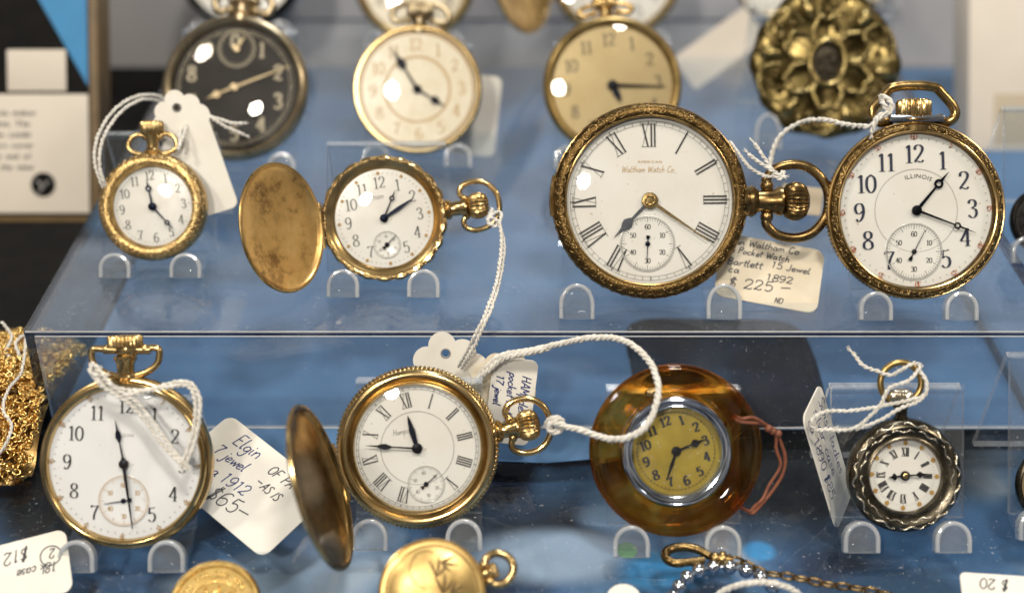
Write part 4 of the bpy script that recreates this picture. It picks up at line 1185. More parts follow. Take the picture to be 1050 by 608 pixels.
mb = MB(); mb.M = Matrix.Rotation(rad(-6), 4, 'Z')
mb.torus((0, 0, .15 * R), .25 * R, .044 * R, 64, 10, .92, 1.18); mb.build('oval_frame', M['gold_olive'], w.root)
mb = MB(); mb.M = Matrix.Rotation(rad(-6), 4, 'Z') @ Matrix.Diagonal((.9, 1.15, 1, 1)); mb.lathe([(0, .10 * R), (.12 * R, .095 * R), (.22 * R, .09 * R), (.24 * R, .04 * R)], 48); [mb.sphere((.10 * R * math.cos(q_), .10 * R * math.sin(q_), .10 * R), .045 * R, 8, 6) for q_ in (.4, 1.6, 2.9, 4.0, 5.3)]; mb.build('centre_boss', M['bronze_dark'], w.root)
mb = MB(); rnd = random.Random(4)
for i in range(6):
    a0 = PI * i / 3 + rad(20)
    for rc, ac, nn in ((.80, 0, 6), (.70, .16, 5), (.70, -.16, 5), (.90, .13, 5), (.90, -.13, 5)):
        cx_, cy_ = rc * R * math.cos(a0 + ac), rc * R * math.sin(a0 + ac)
        mb.sphere((cx_, cy_, .10 * R), R * .026, 8, 6)
        for q_ in range(nn):
            b = 2 * PI * q_ / nn; mb.sphere((cx_ + .045 * R * math.cos(b), cy_ + .045 * R * math.sin(b), .085 * R), R * .024, 8, 6)
    mb.tube(spline([((.62 + .32 * abs(math.sin(PI * j / 10)) ** .6) * R * math.cos(a0 + .34 * math.cos(PI * j / 10)), (.62 + .32 * abs(math.sin(PI * j / 10)) ** .6) * R * math.sin(a0 + .34 * math.cos(PI * j / 10)), .085 * R) for j in range(11)], 4), .022 * R, 7)
mb.build('floral_relief', M['gold_olive'], w.root, 80)
mb = MB()
for i in range(6):
    a = PI * i / 3 + rad(50); t = [(.60 + .36 * j / 8) for j in range(9)]
    mb.tube([(q_ * R * math.cos(a), q_ * R * math.sin(a), (.05 + .10 * math.sin(PI * (q_ - .3) / .62)) * R) for q_ in t], [R * .02 + R * .07 * math.sin(PI * j / 8) ** .8 for j in range(9)], 10)
mb.build('petal', M['gold_olive'], w.root, 70)
w.stand(60, 'clear easel stand holding the bronze flower-shaped brooch watch', H=4.4, lip_h=1.3)

# --- topmost row, mostly above the frame
def plain(u, v, rp, label, case, dial, roman_=False, th=.34, zs=Z_TOP, stand_label=None, bow=True, pend=90):
    w = Watch('pocket_watch', label, u, v, rp, zs, th)
    w.case(M[case]); w.bezel(M[case], ROUND); w.dial(M[dial], .87)
    if roman_: w.numerals('roman', .66 * w.R, .24 * w.R, M['ink_black'], 0, .05, .014)
    else: w.numerals('arabic', .66 * w.R, .19 * w.R, M['ink_black'], 0, .055, .018)
    w.track(.78 * w.R, .81 * w.R, M['ink_grey'], 0)
    w.hand('hour_hand', -rp * .3, rp * .25, M['steel_black'], 'spade', 6, hub=0); w.hand('minute_hand', rp * .2, -rp * .6, M['steel_black'], 'spade', 5, z=.1, hub=5)
    w.crystal(.87, .05, .06)
    if bow: w.pendant(pend, (rp * .97, rp * .2, rp * .13), (rp * 1.15, rp * .16, rp * .2), M[case], ridges=20, bow=(w.ringbow(rp * 1.28, rp * .3), 3.4, True))
    if stand_label: w.stand(rp * .62, stand_label, H=4.4)
    return w
plain(247, -36, 66, 'black-cased watch with white dial, just its lower edge showing above the stopwatch', 'black_case', 'enamel_white', stand_label='clear easel stand under the black-cased watch above the stopwatch')
plain(425, -20, 62, 'gold watch with pale gold dial peeping over the cream-dialled watch', 'gold_dull', 'enamel_cream', stand_label='clear easel stand under the gold watch peeping over the cream-dialled one')
w = plain(632, -28, 68, 'bright gold hunter with white dial and brown-gold lid hanging open, above the brownish dial', 'gold_bright', 'enamel_white', stand_label='clear easel stand under the bright gold hunter at the top edge', bow=False)
w.lid(184, 118, .98, M['gold_worn'], M['gold_worn'])
plain(786, -12, 30, 'tiny gold watch with white dial tucked beside the flower-shaped brooch', 'gold_bright', 'enamel_white', bow=False, stand_label='small clear easel stand under the tiny gold watch')
plain(893, -22, 26, 'tiny gold watch just above the flower-shaped brooch at the top edge', 'gold_bright', 'enamel_cream', bow=False, stand_label='small clear easel stand under the topmost tiny gold watch')
plain(1070, 226, 34, 'black-cased watch cut by the frame beside the bold Arabic dial', 'black_case', 'dial_black', stand_label='clear easel stand under the black-cased watch cut by the frame')
plain(1084, 497, 42, 'bronze watch cut by the frame beside the small dark silver watch', 'bronze_dark', 'dial_gold', zs=Z_LOW, stand_label='clear easel stand under the bronze watch cut by the frame')

# ================================================================== FRONT, lying on the glass
def lying(u, v, z, lean, roll=0): return frame(at_z(u, v, z), lean, roll)
m_ = lying(220, 622, Z_LOW + .75, 55)
r = root('medallion', m_, 'embossed gold medallion at the bottom beneath the price card', 'medallion')
k_ = depth(m_.translation) / FOC; R = 48 * k_
mb = MB(); mb.lathe([(0, -.2), (.95 * R, -.2), (R, -.12), (R, .0), (.95 * R, .06), (.88 * R, .06), (.85 * R, .0), (0, .0)], 96); mb.build('body', M['gold_chain'], r)
mb = MB()
for i in range(40):
    a = 2 * PI * i / 40
    if i % 4 == 3: continue
    c = (.70 * R * math.cos(a), .70 * R * math.sin(a), .01); d = (.07 * R * math.cos(a + .3), .07 * R * math.sin(a + .3))
    mb.tube([(c[0] - d[0], c[1] - d[1], .0), c, (c[0] + d[0], c[1] + d[1], 0)], [.015, .04, .02], 6)
mb.torus((0, 0, .01), .55 * R, .03, 72, 8)
for i in range(9):
    a = 2 * PI * i / 9; mb.tube([(.1 * R * math.cos(a), .1 * R * math.sin(a), .02), (.3 * R * math.cos(a + .2), .3 * R * math.sin(a + .2), .05), (.46 * R * math.cos(a), .46 * R * math.sin(a), .02)], [.03, .08, .02], 7)
mb.build('relief', M['gold_chain'], r, 80)

w = Watch('pocket_watch', 'closed gold hunter case engraved with leaf sprigs, lying below the rope-edged hunter', 443, 608, 54, Z_LOW, .40, lean=42)
w.case(M['gold_dull'], [(0, -.4), (.7, -.38), (.95, -.24), (1.0, -.08), (1.0, .0), (.97, .05), (.92, .06), (.88, .055), (.8, .09), (.5, .14), (0, .16)])
mb = MB(); mb.torus((0, 0, .0), 1.0 * w.R, .03 * w.R, 96, 8); mb.torus((0, 0, .062 * w.R), .885 * w.R, .015 * w.R, 96, 8); mb.build('rim', M['gold_bright'], w.root)
mb = MB(); R = w.R
def zz(x, y):
    q_ = min(math.hypot(x, y) / R, .8); return (.16 - .07 * (q_ / .8) ** 2) * R + .004
def sprig(x, y, ang, s_, n=3):
    for j in range(n):
        a = ang + (j - (n - 1) / 2) * .55; L = s_ * (1 - .15 * abs(j - 1))
        P = [(x + L * f * math.cos(a + .25 * f), y + L * f * math.sin(a + .25 * f)) for f in [i / 8 for i in range(9)]]
        mb.tube([(px, py, zz(px, py)) for px, py in P], [R * (.006 + .024 * math.sin(PI * i / 8)) for i in range(9)], 6)
sprig(.08 * R, .30 * R, rad(70), .42 * R); sprig(.16 * R, .60 * R, rad(-25), .34 * R); sprig(.20 * R, .0, rad(70), .40 * R); sprig(.34 * R, .02 * R, rad(15), .30 * R)
P = [(-.12 * R + .3 * R * math.cos(t), .45 * R + .34 * R * math.sin(t)) for t in [rad(60 + 9 * i) for i in range(24)]]
mb.tube([(px, py, zz(px, py)) for px, py in P], .010 * R, 6)
mb.build('leaf_engraving', M['box_bronze'], w.root, 80)
w.pendant(20, (52, 14, 5.5), (64, 8, 8), M['gold_smooth'], ridges=14, bow=([(60, -9), (64, -14), (74, -16), (84, -10), (88, 0), (84, 10), (74, 16), (64, 14), (60, 9)], 4.2, False))

# --- brass swivel chain
def links(name, path, mat, label, cat, L=.26, wr=.034, asp=.62, group=None):
    """a chain of oval links along a path"""
    seg = [(b - a).length for a, b in zip(path, path[1:])]; tot = sum(seg); n = int(tot / (L * .80)); mb = MB()
    def P(d):
        for a, b, l in zip(path, path[1:], seg):
            if d <= l: return a.lerp(b, d / l), (b - a).normalized()
            d -= l
        return path[-1], (path[-1] - path[-2]).normalized()
    for i in range(n):
        p, t = P((i + .5) * tot / n)
        s_ = t.cross(Vector((0, 0, 1))).normalized(); u_ = s_.cross(t)
        a = rad(20 if i % 2 else 78); sd = s_ * math.cos(a) + u_ * math.sin(a)
        mb.tube([p + t * (L * .5 * math.cos(2 * PI * j / 14)) + sd * (L * .5 * asp * math.sin(2 * PI * j / 14)) for j in range(14)], wr, 6, True)
    return mb
path = spline([at_z(748, 573, Z_LOW + .30), at_z(765, 577, Z_LOW + .2), at_z(782, 586, Z_LOW + .16), at_z(805, 590, Z_LOW + .16), at_z(826, 594, Z_LOW + .16), at_z(850, 599, Z_LOW + .16), at_z(880, 603, Z_LOW + .16), at_z(915, 610, Z_LOW + .16)], 10)
o0 = at_z(712, 569, Z_LOW + .25)
r = root('watch_chain', Matrix.Translation(o0), 'brass watch chain with swivel clasp below the amber-ringed watch', 'watch chain')
mb = links('chain', path, None, '', '', L=.40, wr=.038); mb.v = [p - o0 for p in mb.v]; mb.build('chain', M['brass_antique'], r, 80)
cl = [at_z(*q_) - o0 for q_ in ((752, 574, Z_LOW + .32), (728, 571, Z_LOW + .3))]
mb = MB(); d_ = cl[1] - cl[0]
mb.tube([cl[0] + d_ * f for f in (0, .08, .12, .3, .36, .5, .6, .64, .8, .9, 1.0)], [.08, .10, .15, .13, .19, .21, .19, .13, .16, .14, .10], 14); mb.build('swivel_barrel', M['brass_antique'], r)
mb = MB(); hk = spline([at_z(u_, v_, Z_LOW + .3) - o0 for u_, v_ in ((728, 570), (712, 562), (695, 561), (684, 565), (683, 572), (692, 577), (706, 576), (722, 574))], 6)
mb.tube(hk, [.13 - .05 * abs(i / (len(hk) - 1) - .45) for i in range(len(hk))], 10); mb.build('swivel_hook', M['brass_antique'], r)

# --- string of silver beads
o0 = at_z(740, 600, Z_LOW + .2)
pts = spline([at_z(690, 612, Z_LOW + .2), at_z(700, 596, Z_LOW + .2), at_z(712, 587, Z_LOW + .2), at_z(727, 582, Z_LOW + .2), at_z(745, 581, Z_LOW + .2), at_z(765, 585, Z_LOW + .2), at_z(784, 594, Z_LOW + .2), at_z(797, 606, Z_LOW + .2)], 30)
r = root('bead_bracelet', Matrix.Translation(o0), 'string of shiny silver beads in front of the brass chain', 'bracelet')
mb = MB(); last = None
for p in pts:
    if last is None or (p - last).length > .40: mb.sphere(p - o0, .19, 16, 10); last = p
mb.build('silver_beads', M['chrome'], r)
mb = MB(); mb.tube([p - o0 for p in pts], .05, 6); mb.build('bead_thread', M['steel'], r)

# --- round green sticker on the glass
m_ = Matrix.Translation(at_z(643, 564, Z_LOW + .006))
mb = MB(); mb.extrude([(.26 * math.cos(2 * PI * i / 32), .30 * math.sin(2 * PI * i / 32)) for i in range(32)], 0, .01)
o = mb.build('price_sticker', M['sticker_green']); o.location = m_.translation * S
tag(o, 'small round green sticker on the glass beneath the amber-ringed watch', 'sticker')

# --- heap of fine gold chains
o0 = at_z(12, 478, Z_LOW)
r = root('chain_heap', Matrix.Translation(o0), 'heap of fine gold chains piled against the side of the clear riser', 'chain heap')
rnd = random.Random(12)
def heap_h(x, y):
    """height of the heap at (x, y) relative to its base point"""
    q_ = ((x + .9) / 2.7) ** 2 + ((y - 2.3) / 3.9) ** 2
    return 1.8 * max(0, 1 - q_) ** .55
for c in range(14):
    mb = MB(); x, y = rnd.uniform(-2, 1.0), rnd.uniform(-.5, 5); a = rnd.uniform(0, 6.28)
    for i in range(210):
        a += rnd.uniform(-.9, .9); st = .15
        nx, ny = x + st * math.cos(a), y + st * math.sin(a)
        q_ = ((nx + .9) / 2.6) ** 2 + ((ny - 2.3) / 3.8) ** 2
        if q_ > 1 or nx > .75: a += 2.2; nx, ny = x + (-.9 - x) * .05, y + (2.3 - y) * .05
        x, y = nx, ny
        z = max(heap_h(x, y) - rnd.uniform(-.1, .25), .06)
        d = Vector((math.cos(a), math.sin(a), rnd.uniform(-.7, .7))).normalized(); sd = Vector((-math.sin(a), math.cos(a), rnd.uniform(-1.4, 1.4))).normalized()
        p = Vector((x, y, z))
        mb.tube([p + d * (.115 * math.cos(2 * PI * j / 10)) + sd * (.075 * math.sin(2 * PI * j / 10)) for j in range(10)], .028, 5, True)
    mb.build('chain', M['gold_chain'], r, 80)
mb = MB(); vs = []; N = 24
for j in range(N + 1):
    for i in range(N + 1):
        x = -3.5 + 4.2 * i / N; y = -1.6 + 9.2 * j / N
        vs.append((x, y, max(heap_h(x * 1.12 + .1, (y - 2.3) * 1.15 + 2.3) - .36, -.0)))
mb.add(vs, [(j * (N + 1) + i, j * (N + 1) + i + 1, (j + 1) * (N + 1) + i + 1, (j + 1) * (N + 1) + i) for j in range(N) for i in range(N) if max(vs[q_][2] for q_ in (j * (N + 1) + i, j * (N + 1) + i + 1, (j + 1) * (N + 1) + i + 1, (j + 1) * (N + 1) + i)) > 0])
mb.build('tangled_core', M['brass_antique'], r)

# ================================================================== TAGS AND CARDS
def rrect(w_, h_, r_, n=6, scallop=False):
    out = []
    for cx, cy, a0 in ((w_ / 2 - r_, h_ / 2 - r_, 0), (-w_ / 2 + r_, h_ / 2 - r_, 90), (-w_ / 2 + r_, -h_ / 2 + r_, 180), (w_ / 2 - r_, -h_ / 2 + r_, 270)):
        out += [(cx + r_ * math.cos(rad(a0 + 90 * i / n)), cy + r_ * math.sin(rad(a0 + 90 * i / n))) for i in range(n + 1)]
    return out
def scalloped(w_, h_, r_=.18):
    """tag with a three-lobed top, h_ tall, centred"""
    out = []
    b = h_ / 2 - w_ * .52
    for cx, cy, rr, a0, a1 in ((w_ * .30, b, w_ * .20, -40, 75), (w_ * .22, b + w_ * .22, w_ * .17, -15, 110), (0, b + w_ * .36, w_ * .17, 10, 170), (-w_ * .22, b + w_ * .22, w_ * .17, 70, 195), (-w_ * .30, b, w_ * .20, 105, 220)):
        out += [(cx + rr * math.cos(rad(a0 + (a1 - a0) * i / 8)), cy + rr * math.sin(rad(a0 + (a1 - a0) * i / 8))) for i in range(9)]
    for cx, a0 in ((-w_ / 2 + r_, 180), (w_ / 2 - r_, 270)):
        out += [(cx + r_ * math.cos(rad(a0 + 15 * i)), -h_ / 2 + r_ + r_ * math.sin(rad(a0 + 15 * i))) for i in range(7)]
    return out
def circ(c, r_, n=16): return [(c[0] + r_ * math.cos(2 * PI * i / n), c[1] + r_ * math.sin(2 * PI * i / n)) for i in range(n)]
def card(m, outline, label, mat='paper_white', hole=None, lines=(), name='price_tag', cat='price tag', group='paper price tags', bend=0.0, ring=None):
    r = root(name, m, label, cat, group)
    mb = MB(); mb.extrude(outline, -.02, .02, [circ(hole, .11)] if hole else [])
    if bend: mb.v = [Vector((p.x, p.y, p.z + bend * p.x * p.x)) for p in mb.v]
    mb.build('card', M[mat], r, 30)
    if hole:
        mb = MB(); mb.torus((hole[0], hole[1], .022), .125, .022, 20, 6); mb.build('eyelet', M['ink_grey'], r)
    for pen in ('pen_blue', 'pen_black'):
        mb = MB()
        for i, (txt, x, y, h, ang, pn, wd_) in enumerate(lines):
            if pn == pen: script(mb, txt, x, y, h, .035 * min(1, h / .3 + .3), .0225 + .0004 * i, ang=rad(ang), rnd=random.Random(i + 5), wide=wd_)
        if ring and pen == 'pen_black': mb.annulus(ring[0], ring[1], ring[1] + .035, .024)
        if mb.v:
            if bend: mb.v = [Vector((p.x, p.y, p.z + bend * p.x * p.x)) for p in mb.v]
            mb.build('handwriting', M[pen], r, 180, False)
    return r

# blank scalloped tag behind the small gold watch
tg = frame(on_plane(w1, 196, 157, -w1.th + .10), 29, 17)
card(tg, scalloped(1.8, 3.9, .22), 'blank white scalloped tag tied behind the small bright gold watch', hole=(0, 1.42))
# cream price tag by the largest watch
tg = frame(at(789, 280, 39.6), 48, -11)
card(tg, rrect(3.0, 1.95, .3), 'cream tag handwritten with a price of 225 dollars, beside the largest brass watch', 'paper_cream', lines=(
    ('American Waltham Co', -1.95, .66, .20, 1, 'pen_black', 1.45), ('size Pocket Watch', -1.5, .42, .20, 0, 'pen_black', 1.3), ('15 Jewel', .0, .17, .20, 0, 'pen_black', 1.5),
    ('Bartlett', -1.25, .03, .22, 2, 'pen_black', 1.4), ('ca', -1.2, -.20, .22, 2, 'pen_black', 1.5), ('1892', -.1, -.24, .20, 2, 'pen_black', 1.7), ('$ 225 -', -1.15, -.66, .30, 5, 'pen_black', 1.6), ('ND', .25, -.87, .16, 2, 'pen_black', 1.3)))
# the 65 dollar card
tg = frame(at(252, 496, 36.55), 70, -40)
card(tg, rrect(3.95, 2.5, .28), 'white card handwritten with a price of 65 dollars, beside the plain polished gold watch', 'paper_white', lines=(
    ('Elgin', -1.25, .64, .40, 3, 'pen_blue', 1.1), ('OF PA', .15, .60, .30, 2, 'pen_black', 1.15), ('7 jewel', -1.45, .12, .34, 3, 'pen_blue', 1.05), ('-AS IS', .15, .16, .27, -3, 'pen_black', 1.1),
    ('ca 1912', -1.18, -.42, .34, 4, 'pen_blue', 1.15), ('$65-', -.55, -.98, .46, 7, 'pen_black', 1.2)))
# two tags behind the rope-edged hunter
tg = frame(at(462, 392, 38.2), 20, 12)
card(tg, scalloped(2.3, 2.9, .2), 'blank scalloped tag leaning on the riser behind the rope-edged hunter', 'paper_white', hole=(.05, .85))
tg = frame(at(514, 399, 38.0), 22, -24)
card(tg, scalloped(1.9, 2.3, .2), 'scalloped tag on top of the blank one, its hole threaded with thick cord', 'paper_cream', hole=(-.35, .55))
tg = frame(at(524, 411, 37.7), 24, -97)
card(tg, rrect(2.4, 1.25, .2), 'white slip with sideways blue handwriting behind the crown of the rope-edged hunter', 'paper_white', lines=(
    ('HAMpden', -.75, .22, .26, 0, 'pen_blue', 1.1), ('pocket watch', -.8, -.14, .24, 0, 'pen_blue', 1.05), ('17 jewel', -.7, -.48, .22, 0, 'pen_blue', 1.05)))
# edge-on tag of the silver watch
tg = frame(at(849, 468, 36.6), 22, -92, 66)
card(tg, rrect(3.5, 1.9, .3), 'scribbled white tag seen nearly edge-on beside the small dark silver watch', lines=(
    ('Swiss ladies', -1.5, .40, .42, 0, 'pen_blue', 1.1), ('silver case', -1.5, -.15, .42, 0, 'pen_blue', 1.1), ('ca 1890 $85', -1.5, -.72, .42, 0, 'pen_blue', 1.0)))
# upside-down tags at the bottom
tg = frame(at_z(26, 585, Z_LOW + .25), 62, 196)
card(tg, rrect(2.2, 1.7, .25), 'white tag lying upside down with a circled number, below the heap of chains', lines=(
    ('$12', -.15, -.62, .34, 2, 'pen_black', 1.1), ('18k case', -.8, -.05, .26, 0, 'pen_black', 1.0), ('2', -.80, -.40, .26, 0, 'pen_black', 1.0)), ring=((-.66, -.22), .24))
tg = frame(at_z(644, 636, Z_LOW + .1), 70, 8)
card(tg, scalloped(2.6, 1.9, .2), 'scalloped tag edging in at the bottom in front of the silver beads', hole=(0, .5))
tg = frame(at_z(1038, 619, Z_LOW + .12), 66, 176)
card(tg, rrect(2.4, 1.5, .14), 'white tag lying upside down at the bottom corner below the small dark silver watch', lines=(
    ('$ 20', .0, -.62, .28, 0, 'pen_black', 1.2), ('Mini', -.9, -.5, .26, 0, 'pen_black', 1.2)))
# blank cards further back
tg = frame(at(487, 118, 49.5), 28, -6)
card(tg, rrect(1.7, 2.9, .25), 'blank pale tag half hidden behind the cream-dialled watch', 'paper_white')
tg = frame(at(738, 50, 56.0), 28, 36)  # card added in place of a pale slanting reflection
card(tg, rrect(3.6, 1.6, .15), 'added blank grey card for a slanting reflection between the brownish dial and the flower brooch', 'card_white')
tg = frame(at(822, 205, 43.5), 40, -8)
card(tg, rrect(1.3, .9, .1), 'blank beige tag showing through the bow of the largest brass watch', 'card_beige')

# ------------------------------------------------------------------ cords
def cord(paths, label, strands=2, sr=.036, hr=.032, pitch=.30, mat='twine', ends=True):
    """twisted cord(s): each path a list of points; one object"""
    o0 = paths[0][0]; mb = MB(); rnd = random.Random(len(paths[0]))
    for P in paths:
        pp = spline([p - o0 for p in P], 1 if len(P) > 60 else 14)
        L = 0; q_ = [0]
        for a, b in zip(pp, pp[1:]): L += (b - a).length; q_.append(L)
        pp = [q2 + Vector((rnd.uniform(-1, 1), rnd.uniform(-1, 1), rnd.uniform(-1, 1))) * .012 for q2 in pp]; sr_ = sr * .88
        n = max(8, int(L / (pitch / 7))); res = []; j = 0
        for i in range(n + 1):
            d = L * i / n
            while j < len(q_) - 2 and q_[j + 1] < d: j += 1
            f = (d - q_[j]) / max(q_[j + 1] - q_[j], 1e-6); res.append(pp[j].lerp(pp[j + 1], min(max(f, 0), 1)))
        for s_ in range(strands):
            out = []
            for i, p in enumerate(res):
                t = (res[min(i + 1, n)] - res[max(i - 1, 0)]).normalized()
                s1 = t.cross(Vector((.3, -.8, .5))).normalized(); s2 = s1.cross(t)
                a = 2 * PI * (L * i / n) / pitch + 2 * PI * s_ / strands
                out.append(p + s1 * hr * math.cos(a) + s2 * hr * math.sin(a))
            mb.tube(out, [sr_ * (1 + .16 * rnd.uniform(-1, 1)) for _ in out], 6)
        if ends:          # frayed end
            e_ = res[-1]; t = (res[-1] - res[-3]).normalized()
            for _ in range(9):
                d = (t + Vector((rnd.uniform(-1, 1), rnd.uniform(-1, 1), rnd.uniform(-1, 1))) * .35) * .16
                mb.tube([e_, e_ + d], .009, 4)
        for _ in range(int(L * 11)):
            p = res[rnd.randrange(n)]; d = Vector((rnd.uniform(-1, 1), rnd.uniform(-1, 1), rnd.uniform(-1, 1))).normalized()
            d2 = Vector((rnd.uniform(-1, 1), rnd.uniform(-1, 1), rnd.uniform(-1, 1))) * .05
            mb.tube([p + d * hr, p + d * (hr + sr * .9) + d2 * .4, p + d * (hr + sr * 1.2) + d2], .0038, 3, cap=False)
    o = mb.build('cotton_cord', M[mat], None, 80)
    o.location = o0 * S
    return tag(o, label, 'cord', 'cotton cords tying the tags')
def px(*q_): return [at(*p) for p in q_]
cord([px((172, 104, 42.6), (160, 98, 42.2), (140, 99, 41.5), (118, 112, 41), (101, 138, 40.6), (97, 165, 40.4), (104, 188, 40.4), (112, 200, 40.8)),
      px((170, 107, 42.6), (156, 102, 42.1), (140, 104, 41.4), (121, 118, 40.9), (106, 142, 40.5), (102, 168, 40.3), (108, 190, 40.4), (114, 202, 40.8)),
      px((184, 150, 40.6), (184, 138, 41.0), (190, 124, 41.4), (202, 117, 41.4), (220, 121, 41.2), (236, 126, 41.0), (248, 127, 41.0)),
      px((182, 153, 40.6), (187, 142, 40.8), (194, 122, 41.3), (206, 114, 41.3), (224, 126, 41.1), (238, 133, 41.0), (250, 138, 41.0))],
     'white cord looping round the small bright gold watch from its blank tag', sr=.034, hr=.03)
t2 = depth(w2.p) - .5
cord([px((505, 214, t2), (500, 226, t2 - .5), (508, 232, t2 - .5), (514, 222, t2 - .2), (511, 217, t2 + .1), (503, 222, t2 - .4), (512, 229, t2 - .5), (514, 250, t2 - .8), (510, 285, t2 - 1.4), (499, 318, 37.0), (490, 338, 36.9), (480, 358, 37.2), (470, 376, 37.8)),
      px((506, 224, t2 - .3), (512, 232, t2 - .4), (517, 252, t2 - .7), (512, 288, t2 - 1.3), (503, 318, 37.0), (493, 340, 36.9), (484, 360, 37.2), (473, 378, 37.8))],
     'white cord hanging from the worn hunter down over the front edge of the riser', sr=.034, hr=.028, ends=False)
t6 = depth(w6.p) - .3
cord([px((560, 436, t6), (566, 429, t6 - .35), (575, 430, t6 - .35), (577, 438, t6 - .2), (570, 443, t6 - .3), (563, 440, t6 - .3), (566, 433, t6 - .4), (578, 436, t6 - .4)),
      px((576, 437, t6 - .3), (597, 441, t6 - .6), (620, 449, 34.6), (642, 449, 34.3), (660, 439, 34.2), (671, 420, 34.3), (675, 398, 34.5), (668, 374, 34.9), (654, 358, 35.2), (636, 348, 35.6), (610, 346, 36.0), (585, 350, 36.4), (560, 356, 36.8)),
      px((562, 355, 36.8), (545, 359, 37), (520, 363, 37.2), (508, 368, 37.3), (498, 378, 37.4), (490, 388, 37.7)),
      px((562, 357, 36.8), (540, 362, 37), (518, 367, 37.2), (506, 375, 37.3), (496, 384, 37.4), (488, 391, 37.7))],
     'thick white cord sweeping from the rope-edged hunter across the amber ring', strands=3, sr=.052, hr=.05, pitch=.5, ends=False)
t5 = depth(w5.p) - .55
cord([px((95, 372, t5 + .2), (98, 378, t5 - .2), (105, 390, t5 - .2), (125, 399, t5 - .1), (150, 400, t5 - .1), (172, 394, t5 - .1), (188, 391, t5 - .15), (199, 396, t5 - .2), (205, 412, t5 - .25), (203, 440, t5 - .3), (197, 462, t5 - .3), (190, 477, t5 - .3)),
      px((92, 378, t5 + .1), (96, 386, t5 - .25), (108, 398, t5 - .25), (130, 404, t5 - .2), (154, 400, t5 - .2), (178, 396, t5 - .15), (193, 396, t5 - .2), (200, 410, t5 - .25), (199, 436, t5 - .3), (193, 460, t5 - .3), (187, 474, t5 - .3)),
      px((95, 380, t5 - .2), (104, 394, t5 - .3), (118, 404, t5 - .3), (133, 414, t5 - .25), (148, 430, t5 - .2), (160, 448, t5 - .2), (174, 464, t5 - .2), (188, 478, t5 - .3)),
      px((98, 374, t5 - .2), (110, 390, t5 - .35), (124, 402, t5 - .3), (140, 412, t5 - .25), (153, 427, t5 - .2), (166, 445, t5 - .2), (178, 462, t5 - .2), (190, 476, t5 - .3)),
      px((104, 378, t5 + .3), (94, 374, t5 - .25), (94, 384, t5 - .35), (104, 384, t5 - .2))],
     'white cord looped through the bow and draped over the plain polished gold watch', sr=.036, hr=.030)
t3 = depth(w3.p) - .3
cord([px((748, 145, t3 + .7), (757, 157, t3 + .3), (768, 171, t3), (783, 180, t3 - .1), (796, 181, t3 - .3), (804, 175, t3 - .2), (800, 184, t3 - .3), (792, 178, t3 - .3), (802, 181, t3 - .3)),
      px((800, 182, t3 - .3), (790, 171, t3 - .3), (781, 158, t3 - .2), (774, 147, t3 - .1)), px((799, 181, t3 - .35), (787, 172, t3 - .3), (776, 165, t3 - .2), (768, 158, t3 - .1))],
     'white cord knotted with two loose ends on the bow of the largest brass watch', sr=.034, hr=.028)
t4 = depth(w4.p) - .2
cord([px((904, 98, t4 - .1), (913, 104, t4 - .4), (914, 114, t4 - .4), (903, 118, t4 - .4), (897, 124, t4 - .3), (892, 130, t4 - .2), (868, 128, t4 + .4), (842, 123, t4 + 1.0), (821, 126, t4 + 1.6), (802, 138, t4 + 1.9), (793, 153, t4 + 2.0), (789, 172, t4 + 2.0)),
      px((903, 100, t4 + .2), (906, 108, t4 - .4), (912, 116, t4 - .3), (900, 122, t4 - .4), (894, 136, t4 - .3))],
     'white cord tied to the angular bow and arching behind to the largest brass watch', sr=.050, hr=.04, pitch=.4)
t8 = depth(w8.p) - .4
cord([px((946, 376, t8 + .2), (938, 372, t8 - .1), (928, 377, t8 - .1), (914, 384, t8 + .1), (898, 380, t8 + .2), (884, 374, t8 + .3), (874, 361, t8 + .4)),
      px((942, 378, t8), (950, 392, t8 - .2), (948, 406, t8 - .2), (936, 409, t8 - .2), (905, 416, t8 - .1), (872, 421, t8 - .1), (846, 422, t8), (833, 430, t8), (836, 440, t8 + .1), (852, 440, t8 + .2)),
      px((944, 376, t8), (932, 390, t8 - .2), (912, 398, t8 - .1), (902, 416, t8 - .1), (880, 437, t8), (862, 441, t8 + .1), (846, 441, t8 + .2)),
      px((950, 402, t8 - .2), (940, 412, t8 - .2), (924, 418, t8 - .25), (904, 430, t8 - .2), (884, 438, t8))],
     'white cord wound round the ring bow of the small dark silver watch', sr=.034, hr=.028)
cord([px((730, 614, 34.0), (745, 604, 33.8), (765, 598, 33.6), (790, 597, 33.6), (812, 604, 33.7), (828, 616, 33.9))], 'short white cord over the silver beads at the bottom edge', strands=3, sr=.05, hr=.045, pitch=.5, ends=False)
cord([px((2, 330, 40.5), (12, 345, 40.3), (6, 362, 40.0), (20, 368, 39.8), (16, 352, 39.9), (26, 345, 40.2), (22, 380, 39.2), (8, 400, 38.4), (3, 420, 37.6), (12, 436, 37.3), (6, 455, 37.0), (-4, 470, 37))], 'thin white cord tangled over the heap of fine gold chains', sr=.03, hr=.026)

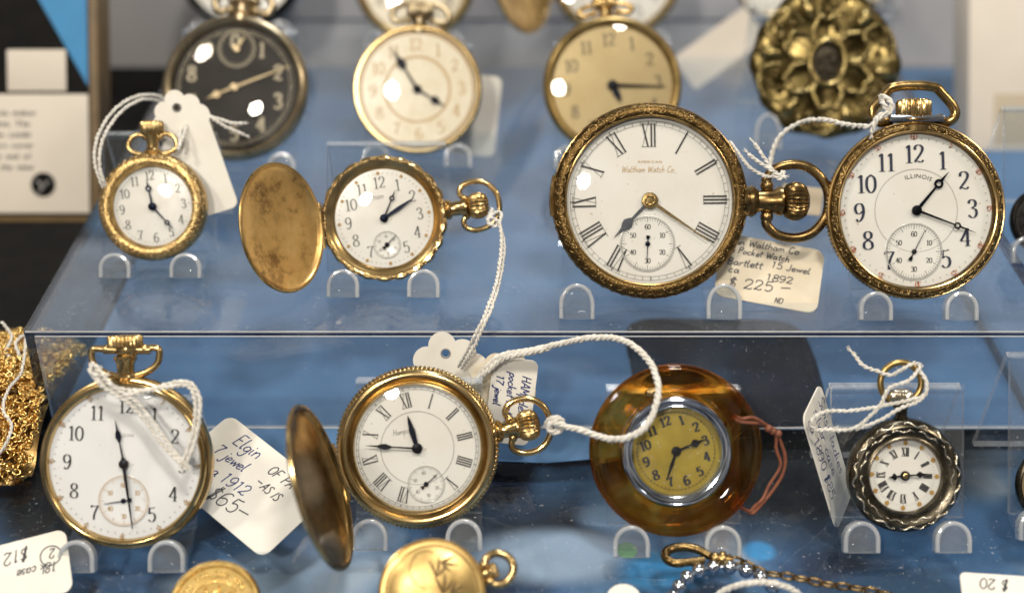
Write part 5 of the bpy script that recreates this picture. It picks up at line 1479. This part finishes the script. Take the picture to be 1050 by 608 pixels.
# ------------------------------------------------------------------ boxed card at the back, and the pale box on the far side
p0 = at_z(50, 228, Z_LOW + .03)
kk = depth(p0) / FOC
mB = frame(Vector((at_z(103, 228, Z_LOW + .03).x, p0.y, Z_LOW + .04)), 28)
r = root('boxed_card', mB, 'black box with blue corner, white text card and blank sticker, behind the gold chains', 'boxed card')
def P_(x0, x1, y0, y1, z0, z1, name, mat, bev=.03):
    mb = MB(); mb.box(x0 * kk, x1 * kk, y0 * kk, y1 * kk, z0, z1, bev); return mb.build(name, M[mat], r)
P_(-230, 0, 0, 330, -1.6, 0, 'box_body', 'box_bronze', .06)
P_(-226, -9, 6, 322, .0, .04, 'black_panel', 'box_black')
P_(-222, -10, 9, 130, .045, .09, 'text_card', 'card_white')
P_(-92, -32, 133, 175, .045, .08, 'blank_sticker', 'card_white')
mb = MB(); mb.extrude([(-78 * kk, 300 * kk), (-78 * kk, 260 * kk), (-10 * kk, 138 * kk), (-10 * kk, 300 * kk)], .045, .06); mb.build('blue_corner', M['box_blue'], r)
mb = MB()
for i, t in enumerate(('of Helvetia maker', 'innovations. The', 'first the combi', 'more years cover', 'is there and of', 'made of the time')):
    caps(mb, t, ((-103 + (0 if i % 2 else 3)) * kk, (108 - 11 * i) * kk), 8.5 * kk, .094, .14)
caps(mb, 'original', (-118 * kk, 34 * kk), 7.5 * kk, .094, .1)
n_ = len(mb.v); mb.v += [p + Vector((.022, .012, .0004)) for p in mb.v]; mb.f += [tuple(i + n_ for i in f) for f in mb.f]; mb.mi += mb.mi
mb.build('printed_text', M['ink_black'], r, 180, False)
mb = MB(); mb.extrude(circ((-57 * kk, 38 * kk), 12.5 * kk, 32), .091, .10); mb.build('round_seal', M['box_black'], r)
mb = MB(); mb.tube([(-63 * kk, 42 * kk, .105), (-57 * kk, 36 * kk, .105), (-51 * kk, 42 * kk, .105)], 1.6 * kk, 6); mb.tube([(-57 * kk, 36 * kk, .105), (-61 * kk, 31 * kk, .105)], 1.6 * kk, 6); mb.build('seal_mark', M['ink_grey'], r)

p0 = at_z(1040, 155, Z_LOW + .03); kk = depth(p0) / FOC
r = root('white_box', frame(Vector((at_z(993, 155, Z_LOW + .03).x, p0.y, Z_LOW + .05)), 30), 'plain pale box with a beige label in the upper corner beyond the bold Arabic dial', 'box')
mb = MB(); mb.box(0, 160 * kk, 0, 170 * kk, -2, 0, .08); mb.build('box_body', M['card_white'], r)
mb = MB(); mb.box(26 * kk, 120 * kk, 6 * kk, 58 * kk, .003, .03, .01); mb.build('beige_label', M['card_beige'], r)
